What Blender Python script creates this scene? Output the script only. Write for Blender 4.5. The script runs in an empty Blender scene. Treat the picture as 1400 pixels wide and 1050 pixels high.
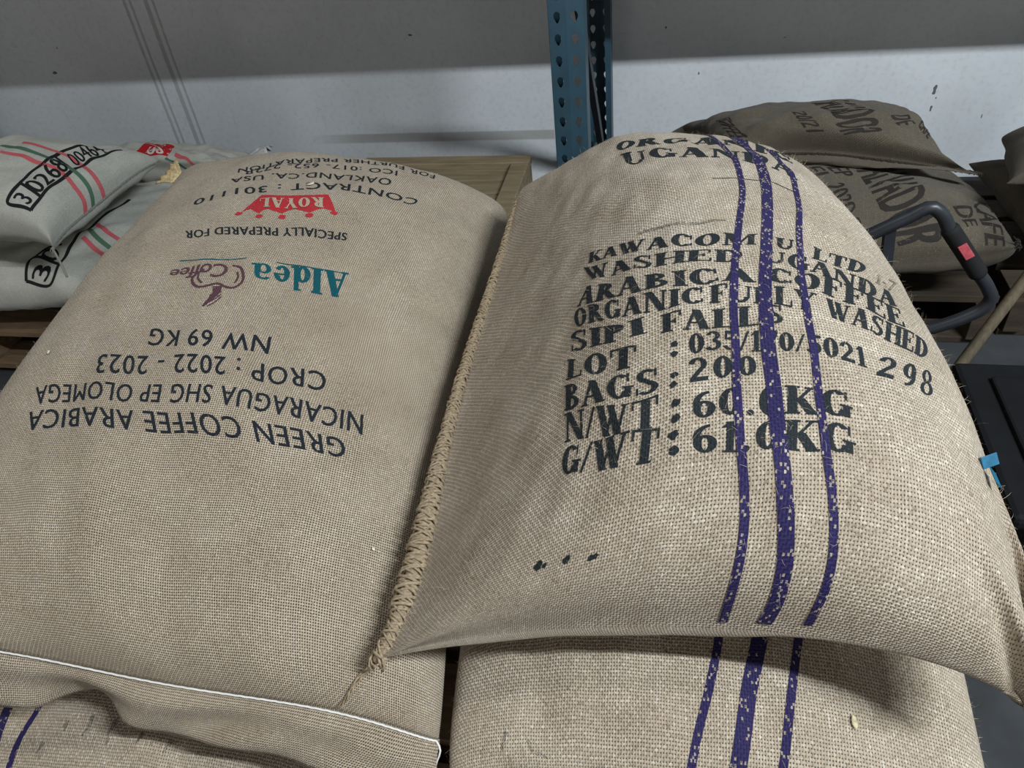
import bpy, bmesh, math, random
import numpy as np
from math import pi, sin, cos, radians, hypot
from mathutils import Vector, Matrix
from mathutils.geometry import tessellate_polygon

scene = bpy.context.scene
col = scene.collection

# ---------------------------------------------------------------- camera
CAM_H = 1.36
def camera_matrix(pitch, roll, yaw):
    p, r, y = map(radians, (pitch, roll, yaw))
    f = Vector((-sin(y)*cos(p), cos(y)*cos(p), -sin(p)))
    right0 = Vector((cos(y), sin(y), 0)); up0 = right0.cross(f)
    right = cos(r)*right0 - sin(r)*up0; up = cos(r)*up0 + sin(r)*right0
    m = Matrix((right, up, -f)).transposed().to_4x4()
    m.translation = Vector((0, 0, CAM_H)); return m
cd = bpy.data.cameras.new('camera'); cam = bpy.data.objects.new('camera', cd); col.objects.link(cam)
cam.matrix_world = camera_matrix(40.0, 7.3, 15.0)
cd.sensor_fit = 'HORIZONTAL'; cd.sensor_width = 36.0; cd.lens = 36.0*1051.0/1400.0; cd.clip_start = 0.02
scene.camera = cam

# ---------------------------------------------------------------- light
world = bpy.data.worlds.new('world'); scene.world = world; world.use_nodes = True
bg = world.node_tree.nodes['Background']; bg.inputs[0].default_value = (1.0, 0.965, 0.93, 1); bg.inputs[1].default_value = 0.86
def area(name, loc, target, sx, sy, power, colour):
    d = bpy.data.lights.new(name, 'AREA'); d.shape = 'RECTANGLE'; d.size = sx; d.size_y = sy; d.energy = power; d.color = colour
    o = bpy.data.objects.new(name, d); col.objects.link(o); o.location = loc
    o.rotation_euler = (Vector(target)-Vector(loc)).to_track_quat('-Z', 'Y').to_euler(); return o
area('unseen_strip_lamp', (2.0, -0.35, 3.1), (2.0, 1.1, 0.4), 1.5, 0.06, 178, (0.87, 0.945, 1.0))
area('unseen_strip_lamp', (-1.9, 0.3, 3.3), (-1.9, 0.9, 0.4), 1.5, 0.06, 20, (1.0, 0.97, 0.93))  # unseen fill lamp, added to lift the dark left flank of the top sack
vs = scene.view_settings
vs.view_transform = 'Standard'; vs.look = 'None'; vs.gamma = 1.0; vs.use_curve_mapping = False; vs.exposure = -0.10

# ---------------------------------------------------------------- helpers
def tag(o, label=None, cat=None, group=None, kind=None):
    if label: o['label'] = label
    if cat: o['category'] = cat
    if group: o['group'] = group
    if kind: o['kind'] = kind
    return o
def empty(name, loc, label=None, cat=None, group=None):
    o = bpy.data.objects.new(name, None); col.objects.link(o); o.location = loc; o.empty_display_size = .05
    return tag(o, label, cat, group)
def mesh_obj(name, verts, faces, mat, parent=None, uvs=None, smooth=True, origin=None):
    """verts in world space; stored relative to the parent's place (or origin)"""
    v = np.asarray(verts, float).reshape(-1, 3)
    off = np.zeros(3)
    if parent is not None: off = np.array(parent_world(parent))
    elif origin is not None: off = np.array(origin)
    me = bpy.data.meshes.new(name); me.from_pydata((v-off).tolist(), [], [tuple(f) for f in faces])
    if uvs is not None:
        uv = np.asarray(uvs, float); l = me.uv_layers.new(name='UVMap'); idx = np.empty(len(me.loops), dtype=np.int32)
        me.loops.foreach_get('vertex_index', idx); l.data.foreach_set('uv', uv[idx].astype(np.float32).ravel())
    if smooth: me.polygons.foreach_set('use_smooth', [True]*len(me.polygons))
    me.materials.append(mat); me.update()
    o = bpy.data.objects.new(name, me); col.objects.link(o)
    if parent is not None: o.parent = parent
    else: o.location = tuple(off)
    return o
def parent_world(o):
    p = Vector((0, 0, 0))
    while o is not None: p = p + Vector(o.location); o = o.parent
    return p
def bm_obj(name, bm, mat, parent=None, smooth=False, origin=None):
    v = [tuple(x.co) for x in bm.verts]; bm.verts.index_update(); f = [[q.index for q in x.verts] for x in bm.faces]; bm.free()
    return mesh_obj(name, v, f, mat, parent, None, smooth, origin)
def box(bm, c, s, rot=None, bevel=0.0):
    """bevelled box, centre c, full size s, rot a 3x3"""
    r = bmesh.ops.create_cube(bm, size=1.0); vs_ = r['verts']
    for v in vs_: v.co = Vector((v.co.x*s[0], v.co.y*s[1], v.co.z*s[2]))
    if bevel > 0:
        ed = list({e for v in vs_ for e in v.link_edges})
        b = bmesh.ops.bevel(bm, geom=ed, offset=bevel, segments=2, affect='EDGES', profile=.5)
        vs_ = list({v for f in b['faces'] for v in f.verts} | {v for v in vs_ if v.is_valid})
    M = rot if rot is not None else Matrix.Identity(3)
    for v in vs_: v.co = M @ v.co + Vector(c)
def catmull(pts, n):
    P = np.asarray(pts, float); m = len(P)
    if m == 2: return P[0] + (P[1]-P[0])*np.linspace(0, 1, n)[:, None]
    d = np.r_[0, np.cumsum(np.maximum(1e-6, np.linalg.norm(np.diff(P, axis=0), axis=1)))]
    tg = np.gradient(P, d, axis=0); x = np.linspace(0, d[-1], n); i = np.clip(np.searchsorted(d, x, side='right')-1, 0, m-2)
    h = (d[i+1]-d[i])[:, None]; t = ((x-d[i])[:, None])/h
    return (2*t**3-3*t**2+1)*P[i] + (t**3-2*t**2+t)*h*tg[i] + (-2*t**3+3*t**2)*P[i+1] + (t**3-t**2)*h*tg[i+1]
def tube(pts, r, seg=10, closed_ends=True):
    """swept tube; r number or per-point list -> verts, faces"""
    P = np.asarray(pts, float); n = len(P); rr = np.ones(n)*r if np.isscalar(r) else np.asarray(r, float)
    T = np.gradient(P, axis=0); T /= np.linalg.norm(T, axis=1)[:, None]+1e-12
    a = np.array([0, 0, 1.]) if abs(T[0, 2]) < .9 else np.array([1., 0, 0])
    u = np.cross(T[0], a); u /= np.linalg.norm(u); V = []; F = []
    for i in range(n):
        u = u - T[i]*(u@T[i]); u /= np.linalg.norm(u); w = np.cross(T[i], u)
        for k in range(seg):
            an = 2*pi*k/seg; V.append(P[i] + rr[i]*(cos(an)*u + sin(an)*w))
    for i in range(n-1):
        for k in range(seg):
            k2 = (k+1) % seg; F.append((i*seg+k, i*seg+k2, (i+1)*seg+k2, (i+1)*seg+k))
    if closed_ends: F.append(tuple(range(seg))[::-1]); F.append(tuple((n-1)*seg+k for k in range(seg)))
    return V, F

# ---------------------------------------------------------------- materials
def newmat(name):
    m = bpy.data.materials.new(name); m.use_nodes = True; nt = m.node_tree
    return m, nt, nt.nodes['Principled BSDF']
class NG:
    def __init__(s, nt): s.nt = nt
    def n(s, t, **kw):
        x = s.nt.nodes.new(t)
        for k, v in kw.items(): setattr(x, k, v)
        return x
    def set(s, sock, v):
        if isinstance(v, bpy.types.NodeSocket): s.nt.links.new(v, sock)
        else: sock.default_value = v
    def m(s, op, a, b=None, c=None, clamp=False):
        x = s.n('ShaderNodeMath', operation=op, use_clamp=clamp); s.set(x.inputs[0], a)
        if b is not None: s.set(x.inputs[1], b)
        if c is not None: s.set(x.inputs[2], c)
        return x.outputs[0]
    def mix(s, f, a, b):
        x = s.n('ShaderNodeMix', data_type='RGBA'); s.set(x.inputs[0], f); s.set(x.inputs[6], a); s.set(x.inputs[7], b); return x.outputs[2]
    def noise(s, vec, scale, detail=2.0, rough=.5):
        x = s.n('ShaderNodeTexNoise'); s.set(x.inputs['Vector'], vec); x.inputs['Scale'].default_value = scale
        x.inputs['Detail'].default_value = detail; x.inputs['Roughness'].default_value = rough; return x.outputs[0]
    def ramp(s, v, lo, hi):
        x = s.n('ShaderNodeMapRange', interpolation_type='SMOOTHSTEP'); s.set(x.inputs[0], v); x.inputs[1].default_value = lo; x.inputs[2].default_value = hi
        return x.outputs[0]
    def xyz(s, x=0., y=0., z=0.):
        c = s.n('ShaderNodeCombineXYZ'); s.set(c.inputs[0], x); s.set(c.inputs[1], y); s.set(c.inputs[2], z); return c.outputs[0]
def srgb(r, g, b):
    f = lambda c: (c/255/12.92) if c/255 <= .04045 else ((c/255+.055)/1.055)**2.4
    return (f(r), f(g), f(b), 1)
def weave(g, fu, fv, light, mid, dark, gap, openness, wob=.25, twill=False):
    """woven cloth from the UV map (metres): returns colour and height"""
    uv = g.n('ShaderNodeUVMap').outputs[0]
    sp = g.n('ShaderNodeSeparateXYZ'); g.set(sp.inputs[0], uv); u0, v0 = sp.outputs[0], sp.outputs[1]
    wn = g.n('ShaderNodeTexNoise'); g.set(wn.inputs['Vector'], uv); wn.inputs['Scale'].default_value = 38; wn.inputs['Detail'].default_value = 3
    ws = g.n('ShaderNodeSeparateColor'); g.set(ws.inputs[0], wn.outputs[1])
    u = g.m('ADD', g.m('MULTIPLY', u0, fu), g.m('MULTIPLY', g.m('SUBTRACT', ws.outputs[0], .5), wob*6))
    v = g.m('ADD', g.m('MULTIPLY', v0, fv), g.m('MULTIPLY', g.m('SUBTRACT', ws.outputs[1], .5), wob*6))
    iu, iv = g.m('FLOOR', u), g.m('FLOOR', v)
    a = g.m('ABSOLUTE', g.m('SINE', g.m('MULTIPLY', u, pi))); b = g.m('ABSOLUTE', g.m('SINE', g.m('MULTIPLY', v, pi)))
    # per-thread thickness and tone
    tu = g.n('ShaderNodeTexWhiteNoise', noise_dimensions='1D'); g.set(tu.inputs['W'], iu)
    tv = g.n('ShaderNodeTexWhiteNoise', noise_dimensions='1D'); g.set(tv.inputs['W'], g.m('ADD', iv, 371.3))
    par = g.m('ADD', iu, iv)
    if twill: par = g.m('ADD', iu, g.m('FLOOR', g.m('MULTIPLY', iv, .5)))
    chk = g.m('MODULO', g.m('ABSOLUTE', par), 2.0)
    A = g.m('POWER', a, .5); B = g.m('POWER', b, .5)
    Ha = g.m('MULTIPLY', A, g.m('ADD', .55, g.m('MULTIPLY', chk, .45)))
    Hb = g.m('MULTIPLY', B, g.m('SUBTRACT', 1.0, g.m('MULTIPLY', chk, .45)))
    H = g.m('MAXIMUM', Ha, Hb)
    # streaks along each thread
    nu = g.noise(g.xyz(g.m('MULTIPLY', iu, 3.17), g.m('MULTIPLY', v0, 130), 0.), 1.0, 2)
    nv = g.noise(g.xyz(g.m('MULTIPLY', u0, 130), g.m('MULTIPLY', iv, 3.17), 9.), 1.0, 2)
    tone_u = g.m('ADD', g.m('MULTIPLY', tu.outputs[0], .20), g.m('MULTIPLY', nu, 1.0))
    tone_v = g.m('ADD', g.m('MULTIPLY', tv.outputs[0], .20), g.m('MULTIPLY', nv, 1.0))
    top = g.m('GREATER_THAN', Ha, Hb)
    tone = g.m('ADD', g.m('MULTIPLY', top, tone_u), g.m('MULTIPLY', g.m('SUBTRACT', 1.0, top), tone_v))
    big = g.noise(uv, 9.0, 4, .6)
    tone = g.m('ADD', tone, g.m('MULTIPLY', g.m('SUBTRACT', big, .5), .7))
    c = g.mix(g.ramp(tone, .12, .60), dark, mid); c = g.mix(g.ramp(tone, .55, 1.05), c, light)
    thin = g.m('ADD', openness, g.m('MULTIPLY', g.m('SUBTRACT', g.m('ADD', tu.outputs[0], tv.outputs[0]), 1.0), .10))
    hole = g.m('MULTIPLY', g.m('LESS_THAN', a, thin), g.m('LESS_THAN', b, thin))
    c = g.mix(g.m('MULTIPLY', hole, .85), c, gap)
    fleck = g.ramp(g.noise(uv, 420., 1), .70, .76)
    c = g.mix(g.m('MULTIPLY', fleck, .55), c, dark)
    H = g.m('SUBTRACT', H, g.m('MULTIPLY', hole, .5))
    return uv, c, H
def bump(g, bs, H, strength, dist):
    b = g.n('ShaderNodeBump'); b.inputs['Strength'].default_value = strength; b.inputs['Distance'].default_value = dist
    g.set(b.inputs['Height'], H); g.set(bs.inputs['Normal'], b.outputs[0])
CLOTH = {
 'fine':   dict(fu=330, fv=330, light=srgb(216,202,182), mid=srgb(182,166,144), dark=srgb(136,120,99), gap=srgb(14,11,8), openness=.74, wob=.10),
 'coarse': dict(fu=345, fv=285, light=srgb(222,210,193), mid=srgb(178,163,143), dark=srgb(122,107,88), gap=srgb(34,28,22), openness=.54, wob=.14),
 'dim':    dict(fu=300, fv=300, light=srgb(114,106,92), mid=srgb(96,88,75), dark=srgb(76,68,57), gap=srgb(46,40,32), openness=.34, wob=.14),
 'white':  dict(fu=330, fv=330, light=srgb(206,206,196), mid=srgb(184,184,174), dark=srgb(156,156,146), gap=srgb(120,120,112), openness=.25, wob=.14),
}
def cloth_mat(kind):
    m, nt, bs = newmat('cloth_'+kind); g = NG(nt)
    uv, c, H = weave(g, **CLOTH[kind]); g.set(bs.inputs['Base Color'], c)
    bs.inputs['Roughness'].default_value = .92; bs.inputs['Specular IOR Level'].default_value = .12
    bs.inputs['Sheen Weight'].default_value = .12; bs.inputs['Sheen Roughness'].default_value = .5
    bump(g, bs, H, .75, .0016); return m
def print_mat(name, kind, rgb, wear, cut=.0):
    """ink printed on the cloth: the weave shows through it"""
    m, nt, bs = newmat(name); g = NG(nt); uv, c, H = weave(g, **CLOTH[kind])
    n1 = g.noise(uv, 650., 2, .6); n2 = g.noise(uv, 60., 3, .6)
    w = g.m('ADD', g.m('MULTIPLY', n1, .75), g.m('MULTIPLY', n2, .45)); bare = g.m('MULTIPLY', g.ramp(w, 1.02-wear, 1.18-wear), .8)
    ink = g.mix(g.m('MULTIPLY', g.ramp(g.noise(uv, 900., 1), .35, .7), .4), rgb, (min(1, rgb[0]*2.2+.012), min(1, rgb[1]*2.2+.012), min(1, rgb[2]*2.2+.012), 1))
    g.set(bs.inputs['Base Color'], g.mix(g.m('MAXIMUM', bare, cut), ink, c)); bs.inputs['Roughness'].default_value = .8
    bs.inputs['Specular IOR Level'].default_value = .2; bump(g, bs, H, .6, .0014); return m
def stripe_mat(name, kind, rgb, pale):
    """coloured yarn woven in: pale weft shows as flecks"""
    m, nt, bs = newmat(name); g = NG(nt); uv, c, H = weave(g, **CLOTH[kind])
    sp = g.n('ShaderNodeSeparateXYZ'); g.set(sp.inputs[0], uv)
    k = CLOTH[kind]
    iu = g.m('FLOOR', g.m('MULTIPLY', sp.outputs[0], k['fu']*1.5)); iv = g.m('FLOOR', g.m('MULTIPLY', sp.outputs[1], k['fv']*1.2))
    wn = g.n('ShaderNodeTexWhiteNoise', noise_dimensions='2D'); g.set(wn.inputs['Vector'], g.xyz(iu, iv, 0.))
    chk = g.m('MODULO', g.m('ABSOLUTE', g.m('ADD', iu, iv)), 2.0)
    f = g.m('MULTIPLY', g.m('GREATER_THAN', wn.outputs[0], .82), chk)
    dk = g.mix(g.ramp(g.noise(uv, 700., 1), .3, .7), rgb, (rgb[0]*1.5, rgb[1]*1.5, rgb[2]*1.4, 1))
    g.set(bs.inputs['Base Color'], g.mix(g.m('MULTIPLY', f, pale), dk, c)); bs.inputs['Roughness'].default_value = .7
    bs.inputs['Specular IOR Level'].default_value = .25; bump(g, bs, H, .6, .0014); return m
def plain(name, rgb, rough=.7, metal=0., var=.25, scale=12., spec=.4, bumpd=0., stretch=None):
    m, nt, bs = newmat(name); g = NG(nt); tc = g.n('ShaderNodeTexCoord').outputs['Object']
    if stretch:
        mp = g.n('ShaderNodeMapping'); g.set(mp.inputs[0], tc); mp.inputs['Scale'].default_value = stretch; tc = mp.outputs[0]
    n = g.noise(tc, scale, 5, .62)
    d = (rgb[0]*(1-var), rgb[1]*(1-var), rgb[2]*(1-var), 1); l = (min(1, rgb[0]*(1+var)), min(1, rgb[1]*(1+var)), min(1, rgb[2]*(1+var)), 1)
    g.set(bs.inputs['Base Color'], g.mix(g.ramp(n, .3, .7), d, l)); bs.inputs['Roughness'].default_value = rough
    bs.inputs['Metallic'].default_value = metal; bs.inputs['Specular IOR Level'].default_value = spec
    if bumpd: bump(g, bs, n, .5, bumpd)
    return m
M = {k: cloth_mat(k) for k in CLOTH}
INKD = srgb(32, 37, 40)
P_ = {
 ('ink','coarse'): print_mat('ink_on_coarse', 'coarse', INKD, .30), ('inkfaint','coarse'): print_mat('ink_faint', 'coarse', INKD, .52, .35),
 ('ink2','fine'): print_mat('ink_on_fine', 'fine', srgb(28,34,40), .16), ('teal','fine'): print_mat('ink_teal', 'fine', srgb(8,76,84), .26),
 ('brown','fine'): print_mat('ink_brown', 'fine', srgb(82,54,62), .26), ('red','fine'): print_mat('ink_red', 'fine', srgb(168,44,50), .24),
 ('bare','fine'): print_mat('ink_knockout', 'fine', srgb(196,170,148), .1, .6),
 ('ink3','white'): print_mat('ink_on_white', 'white', srgb(22,24,26), .10), ('stripered','white'): print_mat('stripe_red', 'white', srgb(186,88,92), .35),
 ('stripegreen','white'): print_mat('stripe_green', 'white', srgb(72,104,84), .25), ('red','white'): print_mat('red_on_white', 'white', srgb(170,26,34), .05),
 ('bare','white'): print_mat('pale_on_white', 'white', srgb(214,190,186), .1), ('inkdim','dim'): print_mat('ink_on_dim', 'dim', srgb(44,40,36), .18),
 ('purple','coarse'): stripe_mat('purple_yarn', 'coarse', srgb(36,30,72), .75),
}
# ---------------------------------------------------------------- sack surface
def bsp(x, n):
    t = (np.asarray(x, float)+1)/2*(n-3); i = np.clip(np.floor(t).astype(int), 0, n-4); f = t-i
    w = np.stack([(1-f)**3, 3*f**3-6*f**2+4, -3*f**3+3*f**2+3*f+1, f**3], -1)/6
    B = np.zeros(t.shape+(n,))
    for k in range(4): np.put_along_axis(B, (i+k)[..., None], w[..., k:k+1], -1)
    return B
def lumps(a, b, seed, amp):
    r = np.random.RandomState(seed); h = np.zeros(np.broadcast(a, b).shape)
    for k in range(14):
        fx, fy = r.uniform(-1, 1, 2)*(2+k*.9); ph = r.uniform(0, 6.28); h = h + np.sin(fx*a*3+fy*b*3+ph)/(1+.35*k)
    return h*amp/2
def surf(p, sg, ta, side):
    """a filled sack: two sheets over (sg, ta) in [-1,1], joined along the seam"""
    sg = np.asarray(sg, float); ta = np.asarray(ta, float)
    s = np.sin(pi/2*sg); t = np.sin(pi/2*ta)
    cs = np.clip(np.cos(pi/2*sg), 0, 1)**np.where(sg < 0, p.get('kl', p.get('kx', .8)), p.get('kx', .8)); ct = np.clip(np.cos(pi/2*ta), 0, 1)**p.get('ky', .7)
    d = cs*ct; e = p.get('ear', .05)
    x = p['W']/2*s*(1-e+e*t**4); y = p['L']/2*t*(1-e+e*s**4)
    h = p['T'] if side > 0 else -p['B']
    z = h*d + lumps(s, t, p.get('seed', 1)+(0 if side > 0 else 50), p.get('amp', .006))*np.minimum(1, 2*d)
    y0 = radians(p.get('yaw', 0)); c, n = cos(y0), sin(y0)
    P = np.stack([p['O'][0]+c*x-n*y, p['O'][1]+n*x+c*y, p['O'][2]+z], -1)
    D = p.get('D')
    if D is not None: P = P + np.einsum('...i,...j,ijk->...k', bsp(sg, 9), bsp(ta, 9), np.asarray(D, float).reshape(9, 9, 3))
    for (fs, ft, ang, ln, wd, am) in p.get('folds', ()):          # creases: ridge through (fs,ft)
        a = (sg-fs)*cos(ang)+(ta-ft)*sin(ang); b = -(sg-fs)*sin(ang)+(ta-ft)*cos(ang)
        P = P + (am*np.exp(-(a/ln)**2)*(np.exp(-(b/wd)**2)-.5*np.exp(-((np.abs(b)-1.6*wd)/wd)**2)))[..., None]*np.array([0, -.35, .94])*side
    return P
class Sack:
    def __init__(s, p):
        s.p = p; q = np.linspace(-1, 1, 241)
        def arc(P): return np.r_[0, np.cumsum(np.linalg.norm(np.diff(P, axis=0), axis=1))]
        s.q = q; s.U = arc(surf(p, q, 0*q-.1, 1)); s.V = arc(surf(p, 0*q, q, 1))
    def uv(s, sg, ta): return np.stack([np.interp(sg, s.q, s.U), np.interp(ta, s.q, s.V)], -1)
    def st(s, uv): return np.interp(uv[..., 0], s.U, s.q), np.interp(uv[..., 1], s.V, s.q)
    def at(s, sg, ta, lift=0.):
        sg = np.clip(sg, -.9995, .9995); ta = np.clip(ta, -.9995, .9995); h = 2e-3
        P = surf(s.p, sg, ta, 1); du = surf(s.p, np.minimum(sg+h, 1), ta, 1)-surf(s.p, np.maximum(sg-h, -1), ta, 1)
        dv = surf(s.p, sg, np.minimum(ta+h, 1), 1)-surf(s.p, sg, np.maximum(ta-h, -1), 1)
        N = np.cross(du, dv); N /= np.linalg.norm(N, axis=-1)[..., None]+1e-12
        return P+N*lift, N
    def body(s, ns, nt, mat, parent):
        a = np.linspace(-1, 1, ns); b = np.linspace(-1, 1, nt); A, B = np.meshgrid(a, b, indexing='ij')
        top = surf(s.p, A, B, 1).reshape(-1, 3); bot = surf(s.p, A, B, -1).reshape(-1, 3); uv = s.uv(A, B).reshape(-1, 2)
        n = ns*nt; idx = np.arange(n).reshape(ns, nt); inner = np.zeros((ns, nt), bool); inner[1:-1, 1:-1] = True
        bi = idx.copy(); bi[inner] = n+np.arange(inner.sum())
        V = np.concatenate([top, bot[inner.ravel()]]); UV = np.concatenate([uv, uv[inner.ravel()]])
        F = []
        for i in range(ns-1):
            for j in range(nt-1):
                F.append((idx[i, j], idx[i+1, j], idx[i+1, j+1], idx[i, j+1])); F.append((bi[i, j], bi[i, j+1], bi[i+1, j+1], bi[i+1, j]))
        return mesh_obj('sack_body', V, np.array(F).tolist(), mat, parent, UV)
def polycurve(pts, deg=3):
    """smooth curve (least-squares cubic) through fabric-space points, parameter = share of length"""
    P = np.asarray(pts, float); d = np.r_[0, np.cumsum(np.linalg.norm(np.diff(P, axis=0), axis=1))]; d /= d[-1]
    k = min(deg, len(P)-1); c = [np.polyfit(d, P[:, i], k) for i in range(2)]
    return lambda t: np.stack([np.polyval(c[0], t), np.polyval(c[1], t)], -1)

# ---------------------------------------------------------------- lettering
TK, TN, SF, SE = .29, .10, .07, .085
def bar(x0, y0, x1, y1, w): return ('b', x0, y0, x1, y1, w)
def hr(x0, x1, y, t=SF): return ('h', x0, x1, y, t)
def arc(cx, cy, rx, ry, a0, a1, tw=TK, th=.09): return ('a', cx, cy, rx, ry, a0, a1, tw, th)
def stem(x, w=TK, y0=0, y1=1, b=1, t=1):
    r = [bar(x+w/2, y0, x+w/2, y1, w)]
    if b: r.append(hr(x-SE, x+w+SE, y0+SF/2))
    if t: r.append(hr(x-SE, x+w+SE, y1-SF/2))
    return r
def tick(x, y0, y1): return bar(x, y0, x, y1, .07)
SERIF = {
 'A': (.98, [bar(.14, 0, .44, 1, .11), bar(.78, 0, .46, 1, .31), hr(.24, .68, .33), hr(0, .28, .03), hr(.60, .98, .03)]),
 'B': (.86, stem(.09)+[arc(.30, .75, .40, .25, -90, 90, .21), arc(.30, .26, .48, .26, -90, 90, .22), hr(.1, .32, .97), hr(.1, .32, .51), hr(.1, .32, .03)]),
 'C': (.88, [arc(.48, .5, .44, .5, 42, 318), tick(.80, .64, .98), tick(.82, .10, .30)]),
 'D': (.98, stem(.09)+[arc(.38, .5, .54, .5, -90, 90, .29), hr(.1, .4, .97), hr(.1, .4, .03)]),
 'E': (.84, stem(.09)+[hr(.1, .76, .97), hr(.2, .58, .51), hr(.1, .80, .03), tick(.74, .72, 1), tick(.56, .38, .64), tick(.78, 0, .28)]),
 'F': (.78, stem(.09)+[hr(.1, .74, .97), hr(.2, .56, .50), tick(.72, .70, 1), tick(.54, .37, .63)]),
 'G': (.98, [arc(.48, .5, .44, .5, 48, 330), tick(.80, .66, .98), bar(.80, .04, .80, .44, .21), hr(.60, 1.0, .44)]),
 'H': (1.06, stem(.09)+stem(.74)+[hr(.2, .85, .5, .07)]),
 'I': (.46, stem(.11)),
 'K': (1.0, stem(.09)+[bar(.32, .40, .80, .97, .12), bar(.46, .58, .82, .03, .32), hr(.62, 1.0, .97), hr(.64, 1.04, .03)]),
 'L': (.82, stem(.09)+[hr(.1, .78, .03), tick(.76, 0, .32)]),
 'M': (1.28, [bar(.16, 0, .16, 1, .10), bar(.20, 1, .58, 0, .30), bar(.58, 0, .95, 1, .10), bar(1.02, 0, 1.02, 1, .22), hr(.02, .30, .03), hr(.02, .32, .97), hr(.84, 1.22, .03), hr(.92, 1.22, .97)]),
 'N': (1.04, [bar(.18, 0, .18, 1, .10), bar(.22, 1, .86, 0, .31), bar(.88, 0, .88, 1, .10), hr(.04, .32, .03), hr(.02, .34, .97), hr(.74, 1.02, .97)]),
 'O': (.98, [arc(.49, .5, .45, .5, 0, 360, .29)]),
 'P': (.80, stem(.09)+[arc(.32, .73, .42, .27, -90, 90), hr(.1, .34, .97), hr(.1, .34, .49)]),
 'R': (.98, stem(.09)+[arc(.32, .74, .42, .26, -90, 90), hr(.1, .34, .97), hr(.1, .36, .50), bar(.46, .50, .80, .03, .31), hr(.70, 1.0, .03)]),
 'S': (.76, [arc(.38, .745, .32, .255, 40, 268, .2, .09), arc(.38, .26, .34, .26, -140, 92, .2, .09), bar(.22, .66, .56, .36, .22), tick(.64, .68, .98), tick(.08, .02, .30)]),
 'T': (.90, stem(.34, t=0)+[hr(.03, .87, .965, .07), tick(.06, .68, 1), tick(.84, .68, 1)]),
 'U': (1.0, stem(.10, y0=.32, b=0)+[arc(.48, .34, .38, .34, 180, 360, .2, .10), bar(.83, .32, .83, 1, .10), hr(.70, .97, .97)]),
 'W': (1.36, [bar(.17, 1, .46, 0, .29), bar(.46, 0, .68, .80, .10), bar(.62, 1, .92, 0, .29), bar(.92, 0, 1.20, 1, .10), hr(.0, .36, .97), hr(.48, .82, .97), hr(1.06, 1.36, .97)]),
 'Y': (.96, [bar(.18, 1, .48, .44, .29), bar(.84, 1, .52, .44, .10), bar(.48, 0, .48, .48, TK), hr(.0, .36, .97), hr(.70, .98, .97), hr(.30, .67, .03)]),
 '0': (.72, [arc(.36, .5, .33, .5, 0, 360, .245)]),
 '1': (.50, [bar(.28, 0, .28, 1, .2), hr(.08, .48, .03), bar(.10, .80, .26, .97, .12)]),
 '2': (.72, [arc(.34, .71, .31, .29, -25, 175, .2, .10), bar(.55, .62, .14, .12, .2), hr(.05, .68, .085, .17)]),
 '3': (.70, [arc(.32, .745, .30, .255, -90, 160, .19, .10), arc(.32, .27, .34, .27, -160, 90, .2, .10)]),
 '5': (.70, [arc(.32, .32, .34, .32, -155, 120, .2, .10), hr(.12, .64, .92, .16), bar(.14, .52, .18, .98, .09)]),
 '6': (.72, [arc(.37, .31, .33, .31, 0, 360, .235, .09), arc(.55, .5, .51, .5, 95, 190, .19, .10)]),
 '7': (.66, [hr(.04, .64, .92, .16), bar(.56, .90, .26, 0, .2)]),
 '8': (.72, [arc(.36, .75, .29, .25, 0, 360, .17, .07), arc(.36, .27, .33, .27, 0, 360, .18, .07)]),
 '9': (.72, [arc(.35, .69, .33, .31, 0, 360, .235, .09), arc(.17, .5, .51, .5, -85, 10, .19, .10)]),
 '/': (.42, [bar(.04, 0, .38, 1, .10)]), '.': (.34, [arc(.17, .1, .1, .1, 0, 360, .1, .1)]), '-': (.4, [hr(.05, .35, .42, .09)]),
 ':': (.34, [arc(.17, .15, .1, .1, 0, 360, .1, .1), arc(.17, .6, .1, .1, 0, 360, .1, .1)]),
 '(': (.36, [arc(.34, .5, .28, .55, 120, 240, .10, .04)]), ')': (.36, [arc(.02, .5, .28, .55, -60, 60, .10, .04)]), ' ': (.36, []),
 'l': (.44, stem(.11)), 'd': (.82, [arc(.36, .33, .32, .33, 0, 360, .235, .09), bar(.62, 0, .62, 1, .2), hr(.44, .72, .97), hr(.54, .84, .03)]),
 'e': (.70, [arc(.36, .33, .33, .33, 20, 325, .235, .09), arc(.36, .33, .33, .33, -2, 30, .17, .07), hr(.14, .66, .36, .06)]),
 'a': (.78, [arc(.34, .21, .29, .21, 0, 360, .18, .06), bar(.58, 0, .58, .5, .19), arc(.36, .46, .31, .21, 0, 150, .18, .07), hr(.52, .80, .03)]),
}
def glyph_mesh(prims, ox):
    V = []; F = []
    def grid(pts0, pts1):
        b = len(V); n = len(pts0)
        for p, q in zip(pts0, pts1): V.append(p); V.append(q)
        for i in range(n-1): F.append((b+2*i, b+2*i+1, b+2*i+3, b+2*i+2))
    for q in prims:
        if q[0] == 'b':
            _, x0, y0, x1, y1, w = q; t = np.linspace(0, 1, 8); x = ox+x0+(x1-x0)*t; y = y0+(y1-y0)*t
            grid(list(zip(x-w/2, y)), list(zip(x+w/2, y)))
        elif q[0] == 'h':
            _, x0, x1, y, h = q; x = ox+np.linspace(x0, x1, max(2, int((x1-x0)/.1)+2)); grid([(a, y-h/2) for a in x], [(a, y+h/2) for a in x])
        else:
            _, cx, cy, rx, ry, a0, a1, tw, th = q; a = np.radians(np.linspace(a0, a1, max(6, int(abs(a1-a0)/11)+1)))
            grid(list(zip(ox+cx+rx*np.cos(a), cy+ry*np.sin(a))), list(zip(ox+cx+(rx-tw)*np.cos(a), cy+(ry-th)*np.sin(a))))
    return V, F
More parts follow.
